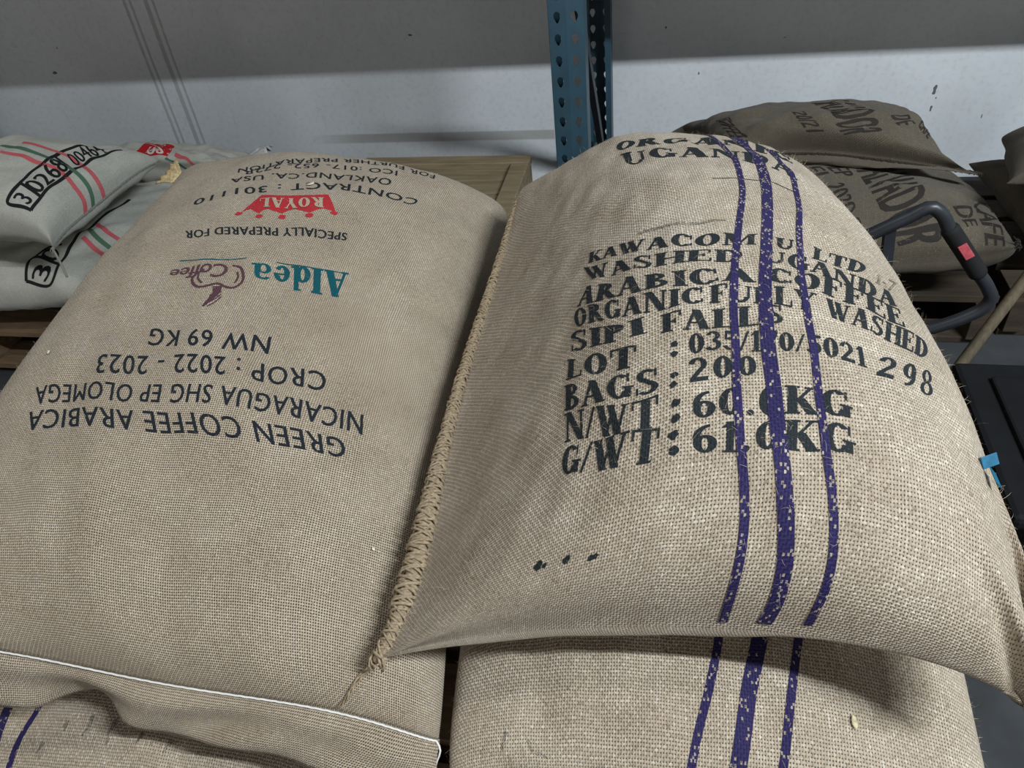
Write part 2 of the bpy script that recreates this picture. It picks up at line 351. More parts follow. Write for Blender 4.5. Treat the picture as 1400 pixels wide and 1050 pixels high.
def serif_text(s, gap=.06):
    V = []; F = []; x = 0
    for ch in s:
        adv, pr = SERIF[ch]; v, f = glyph_mesh(pr, x); b = len(V); V += v; F += [tuple(i+b for i in q) for q in f]; x += adv+gap
    V = np.array(V); V[:, 0] /= x-gap; return V, F
def refine(V, F, sx, sy):
    """cut a flat 2-D mesh along a grid so that it can follow a curved surface"""
    bm = bmesh.new(); vv = [bm.verts.new((a, b, 0)) for a, b in V]
    for f in F:
        try: bm.faces.new([vv[i] for i in f])
        except ValueError: pass
    for ax, st in ((0, sx), (1, sy)):
        lo = min(v.co[ax] for v in bm.verts); hi = max(v.co[ax] for v in bm.verts); c = lo+st
        no = (1, 0, 0) if ax == 0 else (0, 1, 0)
        while c < hi-1e-6:
            bmesh.ops.bisect_plane(bm, geom=bm.verts[:]+bm.edges[:]+bm.faces[:], plane_co=(c, 0, 0) if ax == 0 else (0, c, 0), plane_no=no); c += st
    bm.verts.index_update(); V2 = np.array([(v.co.x, v.co.y) for v in bm.verts]); F2 = [tuple(v.index for v in f.verts) for f in bm.faces]; bm.free(); return V2, F2
def sans_text(s, weight=.0, shear=0., gap=1.0, dup=0.):
    cu = bpy.data.curves.new('t', 'FONT'); cu.body = s; cu.size = 1.0; cu.offset = weight; cu.shear = shear; cu.space_character = gap; cu.resolution_u = 3; cu.fill_mode = 'FRONT'
    o = bpy.data.objects.new('t', cu); col.objects.link(o); dg = bpy.context.evaluated_depsgraph_get()
    me = bpy.data.meshes.new_from_object(o.evaluated_get(dg)); V = np.array([(v.co.x, v.co.y) for v in me.vertices]); F = [tuple(p.vertices) for p in me.polygons]
    bpy.data.objects.remove(o); bpy.data.curves.remove(cu); bpy.data.meshes.remove(me)
    V[:, 0] -= V[:, 0].min(); V[:, 0] /= V[:, 0].max()
    cap = .69; V[:, 1] = V[:, 1]/cap
    if dup:
        n0 = len(V); V = np.concatenate([V-[dup/len(s), 0], V+[dup/len(s), 0]]); F = F+[tuple(i+n0 for i in f) for f in F]
    n = max(1, len(s)); return refine(V, F, .34/n, .26)
def put_print(sk, V, F, base, top, mat, parent, name, lift=.0006, inset=0.):
    b = polycurve(sk.uv(np.array(base)[:, 0], np.array(base)[:, 1])); t = polycurve(sk.uv(np.array(top)[:, 0], np.array(top)[:, 1]))
    y = V[:, 1:2]*(1-2*inset)+inset; x = V[:, 0]*(1-.6*inset)+.3*inset; h = 1e-3; d = b(x+h)-b(x-h); d /= np.linalg.norm(d, axis=1)[:, None]; nn = np.stack([-d[:, 1], d[:, 0]], -1)
    up = t(x)-b(x)
    if len(base) == len(top):
        B0 = sk.uv(np.array(base)[:, 0], np.array(base)[:, 1]); dd = np.r_[0, np.cumsum(np.linalg.norm(np.diff(B0, axis=0), axis=1))]; dd /= dd[-1]
        dv = sk.uv(np.array(top)[:, 0], np.array(top)[:, 1])-B0; k = min(2, len(base)-1); up = np.stack([np.polyval(np.polyfit(dd, dv[:, i], k), x) for i in range(2)], -1)
    uv = b(x)+up*y; sg, ta = sk.st(uv); P, N = sk.at(sg, ta, lift)
    return mesh_obj(name, P, F, mat, parent, uv)
def put_ribbon(sk, pts, w0, w1, mat, parent, name, lift=.0004):
    uv = sk.uv(np.array(pts)[:, 0], np.array(pts)[:, 1]); L = np.linalg.norm(np.diff(uv, axis=0), axis=1).sum(); n = max(8, int(L/.006))
    c = catmull(uv, n); T = np.gradient(c, axis=0); T /= np.linalg.norm(T, axis=1)[:, None]+1e-12; Nn = np.stack([-T[:, 1], T[:, 0]], -1)
    w = np.linspace(w0, w1, n)[:, None]; cols = [c+Nn*w*k for k in (-.5, -.17, .17, .5)]
    uvs = np.stack(cols, 1).reshape(-1, 2); sg, ta = sk.st(uvs); P, N = sk.at(sg, ta, lift)
    F = [(i*4+k, i*4+k+1, i*4+k+5, i*4+k+4) for i in range(n-1) for k in range(3)]
    return mesh_obj(name, P, F, mat, parent, uvs)
def put_dot(sk, st, r, mat, parent, name, seed=0):
    rn = random.Random(seed*7+3); c = sk.uv(np.array(st[0]), np.array(st[1])); uvs = [c]
    for ring in (.5, 1.):
        for k in range(14): a = 2*pi*k/14; q = r*ring*(1+rn.uniform(-.22, .22)); uvs.append(c+np.array([cos(a)*q, sin(a)*q]))
    uvs = np.array(uvs); sg, ta = sk.st(uvs); P, N = sk.at(sg, ta, .0006)
    F = [(0, 1+k, 1+(k+1) % 14) for k in range(14)]+[(1+k, 15+k, 15+(k+1) % 14, 1+(k+1) % 14) for k in range(14)]
    return mesh_obj(name, P, F, mat, parent, uvs)
def put_poly(sk, pts, mat, parent, name, lift=.0004):
    uv = sk.uv(np.array(pts)[:, 0], np.array(pts)[:, 1]); tr = tessellate_polygon([[Vector((a, b, 0)) for a, b in uv]]); V, F = refine(uv, tr, .012, .012)
    sg, ta = sk.st(V); P, N = sk.at(sg, ta, lift); return mesh_obj(name, P, F, mat, parent, V)
# ---------------------------------------------------------------- sack shapes and print layout (fabric coordinates)
SD = {
 'L': {"O":[-0.61,0.84,0.66],"yaw":3,"W":0.72,"L":1.02,"T":0.13,"B":0.12,"seed":3,"amp":0.006,"D":[0.2454,0.0565,-0.0015,0.1706,0.0466,0.0113,0.1013,0.037,0.0224,0.0437,0.0281,0.0301,0.0024,0.0208,0.0344,-0.0225,0.0168,0.0378,-0.0352,0.0175,0.0432,-0.041,0.0226,0.0523,-0.0444,0.0301,0.0637,0.2294,0.0352,-0.0206,0.1585,0.0309,-0.004,0.0892,0.0267,0.012,0.03,0.0232,0.0249,-0.0063,0.0202,0.0313,-0.0215,0.0211,0.0365,-0.0275,0.0274,0.0467,-0.0297,0.0367,0.0608,-0.0309,0.047,0.0766,0.2064,0.0133,-0.0379,0.1444,0.0148,-0.0195,0.0784,0.0156,-0.0002,0.0204,0.0175,0.0173,-0.011,0.0199,0.0272,-0.0191,0.0267,0.0366,-0.0206,0.0388,0.0526,-0.02,0.0508,0.07,-0.0196,0.0613,0.0868,0.1664,-0.0101,-0.0511,0.1195,-0.0025,-0.0337,0.0643,0.0037,-0.0142,0.0172,0.0106,0.0046,-0.0087,0.0197,0.0203,-0.016,0.0326,0.0372,-0.0156,0.0486,0.058,-0.0139,0.0608,0.0756,-0.0132,0.069,0.0889,0.1067,-0.0339,-0.0588,0.0755,-0.0189,-0.0441,0.0392,-0.0045,-0.0266,0.0095,0.0069,-0.0094,-0.0076,0.0169,0.0077,-0.0136,0.0286,0.0271,-0.0131,0.0435,0.0489,-0.0126,0.0566,0.0659,-0.0141,0.0672,0.0779,0.0425,-0.0529,-0.0626,0.0214,-0.0263,-0.0475,0.0082,-0.0017,-0.0352,-0.0023,0.0112,-0.0246,-0.0108,0.0109,-0.0126,-0.0153,0.0088,0.0029,-0.0168,0.0168,0.0207,-0.0193,0.0348,0.0374,-0.0239,0.0567,0.0527,0.0042,-0.0638,-0.0715,-0.0082,-0.0246,-0.0552,-0.0065,0.0135,-0.0458,-0.0111,0.0264,-0.0435,-0.0181,0.0026,-0.0399,-0.0224,-0.0257,-0.0312,-0.027,-0.0249,-0.0177,-0.0339,0.0052,-0.0009,-0.0413,0.041,0.0175,0.0076,-0.0635,-0.0901,0.0089,-0.0161,-0.0769,0.0058,0.0315,-0.065,-0.0121,0.0421,-0.0674,-0.0262,-0.0072,-0.0706,-0.033,-0.0614,-0.0678,-0.0411,-0.0663,-0.0573,-0.0525,-0.0246,-0.0408,-0.063,0.019,-0.0227,0.0281,-0.0524,-0.1095,0.0302,-0.0007,-0.0997,0.0185,0.0382,-0.0916,-0.0068,0.0349,-0.0938,-0.0295,-0.0186,-0.0998,-0.0445,-0.0764,-0.1015,-0.0575,-0.0909,-0.095,-0.0714,-0.059,-0.0813,-0.0851,-0.0131,-0.0649]},
 'R': {"O":[-0.0,0.79,0.74],"yaw":3,"W":0.56,"L":0.86,"T":0.21,"B":0.045,"seed":5,"amp":0.005,"kx":1.1,"kl":2.1,"folds":[[0.9,-0.72,2.0,0.24,0.045,0.024],[0.78,-0.88,2.3,0.24,0.035,0.016],[0.95,-0.92,1.8,0.18,0.035,0.02]],"D":[-0.0402,0.0641,-0.1217,-0.034,0.0314,-0.0936,-0.0279,-0.0122,-0.0653,-0.0241,-0.0855,-0.0392,-0.0208,-0.1697,-0.0206,-0.0073,-0.2095,-0.0129,0.021,-0.1648,-0.0113,0.0549,-0.0489,-0.0087,0.0881,0.0897,-0.0028,-0.0304,0.0476,-0.0845,-0.0172,0.0226,-0.0726,-0.0038,-0.0029,-0.0576,0.0016,-0.064,-0.043,-0.0007,-0.1456,-0.0321,0.0068,-0.1817,-0.0247,0.028,-0.1286,-0.0137,0.0403,-0.0093,0.0048,0.0458,0.1132,0.0268,-0.021,0.0388,-0.0472,-0.0023,0.0149,-0.0483,0.0143,-0.0101,-0.0459,0.0205,-0.0563,-0.0436,0.0187,-0.11,-0.0406,0.0204,-0.1246,-0.0303,0.0251,-0.0731,-0.0072,0.0162,0.022,0.0239,0.0034,0.1193,0.0527,-0.0156,0.0334,-0.0134,0.004,0.0125,-0.018,0.0206,-0.0122,-0.0244,0.0288,-0.0427,-0.0316,0.0275,-0.0666,-0.0327,0.019,-0.0617,-0.0195,0.003,-0.0183,0.0098,-0.017,0.0446,0.0412,-0.0347,0.1091,0.0664,-0.016,0.0236,0.0079,0.0043,0.0129,0.0072,0.0224,-0.0037,-0.0016,0.0327,-0.0218,-0.0143,0.0295,-0.0302,-0.0193,0.0122,-0.0209,-0.0109,-0.0139,0.0086,0.0118,-0.0397,0.0478,0.0387,-0.0627,0.0886,0.0631,-0.0206,0.0044,0.0092,0.0022,0.0047,0.0106,0.024,0.0021,0.0066,0.0363,-0.0022,-0.0013,0.0308,-0.0044,-0.0074,0.0072,-0.0014,-0.008,-0.0236,0.0127,0.0029,-0.0524,0.0372,0.0242,-0.0798,0.0639,0.0472,-0.0265,-0.0212,-0.0061,-0.0013,-0.01,-0.0021,0.0241,0.0025,0.0024,0.0384,0.0111,0.0039,0.0318,0.013,0.0007,0.0056,0.0107,-0.0043,-0.0271,0.0137,-0.0023,-0.0578,0.0255,0.0099,-0.0879,0.0394,0.0254,-0.0307,-0.0474,-0.0283,-0.0057,-0.0249,-0.0188,0.019,-0.0014,-0.007,0.0324,0.0161,0.0016,0.0268,0.023,0.0033,0.0046,0.0215,-0.0,-0.0257,0.0182,-0.0025,-0.0578,0.017,-0.001,-0.0902,0.0169,0.0028,-0.0327,-0.072,-0.0514,-0.0094,-0.0386,-0.0345,0.0109,-0.0071,-0.0173,0.0218,0.0171,-0.0035,0.0188,0.0299,0.0036,0.0025,0.0309,0.0034,-0.0238,0.0231,-0.0022,-0.0559,0.0103,-0.0104,-0.09,-0.004,-0.0192]},
 'S2': {"O":[0.06,0.76,0.565],"yaw":2,"W":0.57,"L":0.92,"T":0.095,"B":0.085,"seed":8,"amp":0.005,"D":[0.0659,0.0119,-0.0066,0.0345,0.0067,-0.0029,0.0037,0.0017,0.0008,-0.0214,-0.0025,0.0037,-0.036,-0.005,0.0053,-0.0419,-0.0062,0.0058,-0.0423,-0.0065,0.0056,-0.0398,-0.0063,0.005,-0.0365,-0.006,0.0043,0.0466,0.0082,-0.0049,0.0231,0.0044,-0.002,-0.0033,0.0002,0.0012,-0.025,-0.0034,0.0038,-0.0339,-0.0049,0.0048,-0.036,-0.0054,0.0049,-0.0345,-0.0053,0.0045,-0.0313,-0.0049,0.004,-0.0275,-0.0045,0.0033,0.0253,0.0042,-0.003,0.0087,0.0016,-0.0008,-0.0097,-0.0013,0.0015,-0.0244,-0.0036,0.0034,-0.0297,-0.0045,0.004,-0.0296,-0.0045,0.0039,-0.0268,-0.0041,0.0035,-0.0228,-0.0035,0.003,-0.0186,-0.0029,0.0024,0.0023,-0.0001,-0.0008,-0.007,-0.0014,0.0005,-0.0159,-0.0027,0.0018,-0.0224,-0.0036,0.0027,-0.0243,-0.0039,0.003,-0.0225,-0.0035,0.0029,-0.0189,-0.0029,0.0025,-0.0144,-0.0021,0.002,-0.0098,-0.0014,0.0015,-0.021,-0.0045,0.0013,-0.0224,-0.0045,0.0017,-0.0229,-0.0043,0.0021,-0.022,-0.0039,0.0022,-0.0193,-0.0033,0.0022,-0.0155,-0.0025,0.0019,-0.0109,-0.0016,0.0015,-0.0061,-0.0007,0.001,-0.0012,0.0002,0.0005,-0.0431,-0.0088,0.0031,-0.0378,-0.0076,0.0029,-0.0312,-0.0062,0.0025,-0.0229,-0.0044,0.002,-0.0153,-0.0029,0.0014,-0.0088,-0.0016,0.0009,-0.0031,-0.0004,0.0005,0.0022,0.0006,0.0001,0.0075,0.0017,-0.0004,-0.0633,-0.0128,0.0048,-0.0529,-0.0107,0.004,-0.04,-0.0081,0.003,-0.0239,-0.0049,0.0017,-0.0118,-0.0025,0.0007,-0.0029,-0.0007,0.0001,0.0042,0.0007,-0.0004,0.0103,0.002,-0.0009,0.0162,0.0032,-0.0013,-0.0812,-0.0164,0.0062,-0.065,-0.0133,0.0048,-0.0463,-0.0096,0.0032,-0.0247,-0.0054,0.0014,-0.0092,-0.0023,0.0002,0.0022,-0.0,-0.0007,0.011,0.0018,-0.0013,0.0183,0.0033,-0.0018,0.025,0.0048,-0.0022,-0.0975,-0.0196,0.0075,-0.074,-0.0152,0.0054,-0.05,-0.0106,0.0032,-0.0267,-0.0061,0.0012,-0.0077,-0.0023,-0.0003,0.0067,0.0006,-0.0014,0.0175,0.0028,-0.0022,0.0261,0.0047,-0.0027,0.0339,0.0063,-0.0032]},
 'S0': {"O":[-0.66,0.78,0.41],"yaw":2,"W":0.68,"L":1.08,"T":0.112,"B":0.125,"seed":9,"amp":0.006},
 'H': {"O":[0.07,0.78,0.385],"yaw":1,"W":0.6,"L":0.86,"T":0.08,"B":0.095,"seed":12,"amp":0.006},
 'A': {"O":[-1.9,1.66,0.5],"yaw":0,"W":0.86,"L":0.52,"T":0.13,"B":0.1,"seed":21,"amp":0.008,"ear":0.09,"D":[0.0272,0.0581,0.0585,0.025,0.0492,0.049,0.023,0.0408,0.0398,0.0213,0.033,0.0315,0.0199,0.0259,0.0236,0.0187,0.0188,0.0158,0.0178,0.0114,0.0076,0.0171,0.0038,-0.0009,0.0163,-0.0039,-0.0095,0.0239,0.06,0.0617,0.0231,0.0524,0.0532,0.0222,0.0446,0.0445,0.021,0.0365,0.0355,0.0195,0.0282,0.0265,0.0176,0.0199,0.0175,0.0154,0.0118,0.0088,0.013,0.0041,0.0007,0.0106,-0.0032,-0.0069,0.0202,0.0607,0.0637,0.0209,0.055,0.0569,0.0212,0.0483,0.0491,0.0206,0.0398,0.0395,0.019,0.0301,0.0288,0.0163,0.0204,0.0185,0.0128,0.0119,0.0097,0.0088,0.0045,0.0025,0.0045,-0.0023,-0.0041,0.0153,0.0585,0.0626,0.0177,0.0557,0.0587,0.0194,0.0512,0.0529,0.0195,0.0424,0.0428,0.0176,0.0305,0.0297,0.0142,0.0195,0.0181,0.0095,0.0116,0.0104,0.0039,0.005,0.0046,-0.0021,-0.0015,-0.001,0.0088,0.0517,0.0568,0.0125,0.052,0.056,0.0157,0.0506,0.0534,0.0165,0.0421,0.0434,0.0145,0.0282,0.028,0.0106,0.0169,0.0162,0.0048,0.0115,0.0118,-0.0022,0.0056,0.0071,-0.0095,-0.0012,0.0015,0.0005,0.0399,0.0457,0.0046,0.0411,0.0459,0.0083,0.0408,0.0444,0.0099,0.0342,0.0363,0.0085,0.023,0.0238,0.0045,0.015,0.0159,-0.0021,0.0115,0.0139,-0.0098,0.0049,0.0087,-0.0173,-0.0023,0.0027,-0.0092,0.0235,0.0299,-0.0057,0.0242,0.0296,-0.0022,0.0236,0.0278,0.0,0.0198,0.0228,-0.0005,0.0141,0.0163,-0.0044,0.0096,0.0124,-0.0116,0.0062,0.0107,-0.0189,0.0007,0.0066,-0.0249,-0.0045,0.0025,-0.0194,0.0042,0.0108,-0.0168,0.0047,0.0107,-0.0138,0.0053,0.0103,-0.0116,0.0045,0.0088,-0.0118,0.0029,0.0069,-0.0151,0.0008,0.0056,-0.0213,-0.0017,0.0046,-0.027,-0.0046,0.003,-0.0316,-0.007,0.0017,-0.0295,-0.0159,-0.0091,-0.0274,-0.0146,-0.0084,-0.0252,-0.0128,-0.0069,-0.0236,-0.0107,-0.005,-0.0238,-0.0091,-0.0031,-0.0261,-0.0085,-0.0017,-0.0299,-0.0088,-0.0009,-0.0339,-0.0092,-0.0002,-0.0377,-0.0094,0.0008]},
 'B': {"O":[-1.9,1.74,0.27],"yaw":0,"W":0.9,"L":0.58,"T":0.105,"B":0.1,"seed":22,"amp":0.008,"ear":0.05,"D":[0.0402,-0.0007,-0.0132,0.0326,-0.0033,-0.0138,0.0255,-0.0058,-0.0146,0.0193,-0.0084,-0.0156,0.0138,-0.011,-0.0169,0.0089,-0.0137,-0.0185,0.0043,-0.0166,-0.0205,-0.0001,-0.0198,-0.0228,-0.0045,-0.0232,-0.0253,0.0341,0.0041,-0.0058,0.0293,0.0016,-0.0071,0.0243,-0.0005,-0.0081,0.0191,-0.0023,-0.0086,0.0139,-0.004,-0.0089,0.0089,-0.0059,-0.0095,0.0042,-0.008,-0.0105,-0.0001,-0.0104,-0.0119,-0.0043,-0.0129,-0.0135,0.0257,0.0088,0.0023,0.0245,0.0068,0.0002,0.0222,0.0051,-0.0009,0.0183,0.0042,-0.0008,0.0133,0.0035,-0.0001,0.0083,0.0025,0.0003,0.0038,0.0013,0.0003,-0.0002,-0.0,0.0,-0.0039,-0.0013,-0.0003,0.0109,0.0132,0.0118,0.0153,0.0124,0.0095,0.0173,0.0117,0.0081,0.015,0.0119,0.0091,0.0108,0.0121,0.0106,0.0065,0.0121,0.0119,0.0028,0.0122,0.0132,-0.0003,0.0127,0.0147,-0.0032,0.0134,0.0164,-0.0142,0.0157,0.0225,-0.0028,0.0187,0.0224,0.0052,0.0202,0.0217,0.0062,0.0211,0.0224,0.0047,0.0218,0.0236,0.0028,0.0232,0.0259,0.0011,0.0258,0.0294,-0.0005,0.0293,0.0339,-0.002,0.0333,0.039,-0.0518,0.0145,0.0326,-0.0347,0.0237,0.038,-0.02,0.0298,0.0404,-0.0109,0.0302,0.0381,-0.0056,0.0314,0.0378,-0.0028,0.0357,0.042,-0.0015,0.0428,0.0497,-0.0008,0.0512,0.0592,-0.0003,0.0595,0.0686,-0.1001,0.0079,0.0399,-0.0786,0.0199,0.0471,-0.0549,0.0294,0.0507,-0.0341,0.0338,0.0495,-0.0194,0.0392,0.0511,-0.0102,0.0489,0.0594,-0.0048,0.0629,0.0738,-0.0014,0.0781,0.0903,0.0018,0.0909,0.1041,-0.1522,-0.003,0.0435,-0.1253,0.0091,0.0492,-0.0913,0.0213,0.0527,-0.0594,0.0324,0.0556,-0.0351,0.0449,0.0626,-0.0188,0.0617,0.0768,-0.0087,0.0833,0.0986,-0.0018,0.1061,0.1227,0.0046,0.1237,0.1409,-0.2013,-0.0151,0.0447,-0.1646,-0.0022,0.0482,-0.1238,0.0124,0.0525,-0.0843,0.0294,0.0599,-0.0517,0.0496,0.073,-0.0281,0.0736,0.0934,-0.0124,0.1011,0.1202,-0.0014,0.1289,0.1488,0.0082,0.1538,0.1746]},
 'C': {"O":[-1.62,2.36,0.32],"yaw":-5,"W":0.8,"L":0.5,"T":0.13,"B":0.05,"seed":23,"amp":0.01,"ear":0.08,"D":[0.0142,0.0433,0.0454,0.0221,0.0464,0.0466,0.0306,0.0478,0.0456,0.0405,0.0454,0.0397,0.0523,0.0377,0.0272,0.0666,0.0246,0.0078,0.0831,0.0075,-0.017,0.1009,-0.0113,-0.0442,0.1193,-0.0306,-0.072,0.0039,0.0464,0.0522,0.0107,0.0434,0.0467,0.0179,0.0392,0.0396,0.0261,0.0303,0.0268,0.036,0.0128,0.0036,0.0463,-0.0079,-0.0234,0.0557,-0.0256,-0.0467,0.064,-0.0401,-0.0659,0.0716,-0.0532,-0.0833,-0.0074,0.0499,0.0597,-0.0016,0.0395,0.046,0.0043,0.0283,0.0313,0.0108,0.0126,0.0112,0.0187,-0.0149,-0.0229,0.0246,-0.0419,-0.0558,0.0259,-0.0582,-0.075,0.0236,-0.0675,-0.085,0.0197,-0.0745,-0.0919,-0.0211,0.054,0.0687,-0.0163,0.0346,0.0449,-0.0115,0.0133,0.0189,-0.0066,-0.013,-0.0129,-0.0021,-0.0464,-0.0527,-0.0024,-0.0745,-0.085,-0.0113,-0.0872,-0.0969,-0.0256,-0.0914,-0.0973,-0.0419,-0.093,-0.0941,-0.0388,0.0583,0.079,-0.0352,0.0303,0.0457,-0.0321,0.0002,0.0102,-0.0303,-0.0335,-0.0292,-0.0319,-0.069,-0.0696,-0.0412,-0.0973,-0.0994,-0.0621,-0.1089,-0.1063,-0.0893,-0.1097,-0.0988,-0.1181,-0.1072,-0.0869,-0.0611,0.0623,0.0906,-0.0597,0.0285,0.0512,-0.0591,-0.0068,0.0104,-0.0621,-0.0436,-0.031,-0.0731,-0.079,-0.0684,-0.0957,-0.1072,-0.0938,-0.1305,-0.1207,-0.0987,-0.1706,-0.121,-0.0867,-0.2104,-0.1155,-0.0681,-0.087,0.0662,0.1031,-0.0899,0.0299,0.0621,-0.092,-0.0078,0.0194,-0.1003,-0.0452,-0.0211,-0.1218,-0.0795,-0.054,-0.16,-0.1074,-0.0742,-0.2124,-0.1241,-0.0774,-0.2672,-0.1248,-0.0613,-0.315,-0.1166,-0.037,-0.1132,0.0695,0.1149,-0.1216,0.0328,0.0753,-0.1273,-0.0054,0.033,-0.1418,-0.0423,-0.0049,-0.1737,-0.075,-0.0328,-0.226,-0.1016,-0.0472,-0.295,-0.1186,-0.0456,-0.3653,-0.1186,-0.0239,-0.4221,-0.1111,0.0023,-0.1361,0.0715,0.1242,-0.148,0.0345,0.0853,-0.1608,-0.0028,0.0464,-0.1842,-0.038,0.013,-0.2266,-0.0685,-0.0089,-0.2899,-0.0915,-0.0159,-0.3682,-0.1046,-0.0068,-0.4491,-0.1066,0.0158,-0.5233,-0.1044,0.0412]},
 'D': {"O":[0.3,2.2,0.475],"yaw":-8,"W":0.74,"L":0.5,"T":0.15,"B":0.004,"seed":31,"amp":0.008,"ear":0.05,"D":[0.4319,-0.0077,-0.0342,0.3621,-0.0181,-0.05,0.2943,-0.0281,-0.0651,0.2297,-0.0374,-0.0788,0.1694,-0.0467,-0.0907,0.1144,-0.0568,-0.1015,0.0645,-0.068,-0.1118,0.0179,-0.0798,-0.1216,-0.0272,-0.0917,-0.1311,0.3735,0.0319,-0.0291,0.3145,0.0086,-0.0484,0.2528,-0.0129,-0.0668,0.1919,-0.0333,-0.0837,0.1367,-0.0523,-0.0984,0.0888,-0.0691,-0.1098,0.047,-0.0833,-0.1178,0.008,-0.095,-0.1228,-0.0303,-0.1055,-0.1262,0.3075,0.071,-0.0242,0.2631,0.036,-0.0463,0.2075,0.0034,-0.067,0.1512,-0.0285,-0.0869,0.1029,-0.0579,-0.1049,0.0632,-0.0814,-0.1174,0.0292,-0.0976,-0.1224,-0.0027,-0.1089,-0.1222,-0.0343,-0.118,-0.12,0.2247,0.1071,-0.0205,0.1956,0.0658,-0.0424,0.1505,0.0213,-0.0638,0.1054,-0.0228,-0.0858,0.0686,-0.0621,-0.1068,0.0384,-0.0922,-0.1213,0.0112,-0.1092,-0.1226,-0.0147,-0.1195,-0.1176,-0.0404,-0.128,-0.1112,0.1317,0.1298,-0.0217,0.1095,0.0866,-0.039,0.0823,0.0337,-0.0583,0.0579,-0.0174,-0.0788,0.0361,-0.0609,-0.0982,0.0147,-0.0938,-0.1115,-0.0068,-0.1133,-0.1124,-0.028,-0.1252,-0.1066,-0.0491,-0.1349,-0.0991,0.0635,0.1312,-0.0331,0.0287,0.0811,-0.0422,0.0238,0.0329,-0.0543,0.0212,-0.0133,-0.0675,0.0101,-0.0544,-0.0802,-0.0068,-0.0873,-0.0898,-0.025,-0.1101,-0.0923,-0.0431,-0.1255,-0.0888,-0.0612,-0.1382,-0.0831,0.0783,0.1285,-0.0563,0.0419,0.0788,-0.0553,0.0228,0.0333,-0.0547,0.009,-0.0083,-0.0553,-0.0064,-0.0454,-0.0585,-0.0246,-0.0774,-0.0638,-0.0429,-0.1024,-0.0667,-0.0599,-0.1213,-0.0656,-0.0765,-0.138,-0.0629,0.1593,0.1286,-0.0861,0.1186,0.0841,-0.0736,0.0662,0.0396,-0.0586,0.0204,-0.0006,-0.0457,-0.0132,-0.0351,-0.0387,-0.0393,-0.0655,-0.0375,-0.0605,-0.0917,-0.0385,-0.078,-0.1143,-0.0391,-0.0942,-0.1353,-0.0394,0.2556,0.1287,-0.1164,0.1917,0.0884,-0.09,0.1158,0.0475,-0.0626,0.0429,0.0094,-0.0383,-0.0137,-0.0239,-0.0211,-0.0525,-0.0533,-0.0122,-0.0783,-0.0804,-0.0099,-0.0969,-0.1061,-0.0114,-0.113,-0.1313,-0.0143]},
 'E': {"O":[0.4,2.1,0.28],"yaw":-8,"W":0.88,"L":0.72,"T":0.17,"B":0.075,"seed":32,"amp":0.008,"ear":0.05,"D":[0.001,-0.0428,-0.0496,-0.0002,-0.0341,-0.0392,-0.0011,-0.0254,-0.029,-0.0011,-0.0168,-0.019,-0.0003,-0.0084,-0.0096,0.0011,-0.0003,-0.0006,0.0029,0.0076,0.0078,0.0046,0.0151,0.0159,0.0063,0.0224,0.0238,0.0029,-0.0334,-0.0394,-0.0002,-0.0298,-0.0343,-0.0028,-0.0259,-0.029,-0.0046,-0.0215,-0.0234,-0.0056,-0.0165,-0.0173,-0.0059,-0.0112,-0.0111,-0.0059,-0.0059,-0.0049,-0.006,-0.0008,0.001,-0.0061,0.0042,0.0067,0.0042,-0.0232,-0.028,-0.0001,-0.0248,-0.0286,-0.0042,-0.0259,-0.0285,-0.0079,-0.0259,-0.0274,-0.0107,-0.0245,-0.0249,-0.0129,-0.0222,-0.0216,-0.0149,-0.0196,-0.018,-0.0168,-0.0169,-0.0143,-0.0186,-0.0143,-0.0107,0.0043,-0.0109,-0.0138,0.0001,-0.0179,-0.0206,-0.0047,-0.0241,-0.0263,-0.01,-0.0288,-0.0301,-0.0153,-0.0318,-0.0319,-0.0202,-0.0333,-0.0321,-0.0245,-0.034,-0.0316,-0.0281,-0.0338,-0.0303,-0.0311,-0.0332,-0.0286,0.002,0.0048,0.0049,0.0001,-0.0072,-0.0083,-0.0033,-0.0184,-0.0202,-0.0096,-0.0281,-0.0294,-0.0186,-0.0371,-0.037,-0.0278,-0.0445,-0.0427,-0.035,-0.0493,-0.046,-0.0397,-0.0516,-0.0471,-0.0431,-0.0525,-0.0472,-0.0034,0.0244,0.0291,-0.0007,0.0092,0.0108,0.0003,-0.0057,-0.0066,-0.005,-0.0203,-0.0218,-0.0192,-0.0386,-0.0384,-0.0355,-0.0555,-0.053,-0.0454,-0.0649,-0.0607,-0.0506,-0.0694,-0.0642,-0.0541,-0.072,-0.0662,-0.0109,0.0477,0.0583,-0.0036,0.0324,0.0384,0.0046,0.0166,0.0177,0.0038,-0.0034,-0.0051,-0.0155,-0.0335,-0.0338,-0.0403,-0.0634,-0.0606,-0.0526,-0.0778,-0.0734,-0.0589,-0.0854,-0.0801,-0.0642,-0.0917,-0.0858,-0.0177,0.0738,0.0905,-0.0072,0.0576,0.0685,0.0056,0.0397,0.044,0.0086,0.0143,0.0138,-0.0086,-0.0216,-0.0222,-0.0334,-0.0576,-0.056,-0.0509,-0.0815,-0.0781,-0.063,-0.0978,-0.0932,-0.0738,-0.112,-0.1062,-0.0225,0.1013,0.1236,-0.0085,0.0815,0.0965,0.0035,0.0583,0.0661,0.0065,0.0279,0.0302,-0.0037,-0.0089,-0.0091,-0.023,-0.0466,-0.0466,-0.0445,-0.0799,-0.0783,-0.0646,-0.1078,-0.1041,-0.0832,-0.1327,-0.127]},
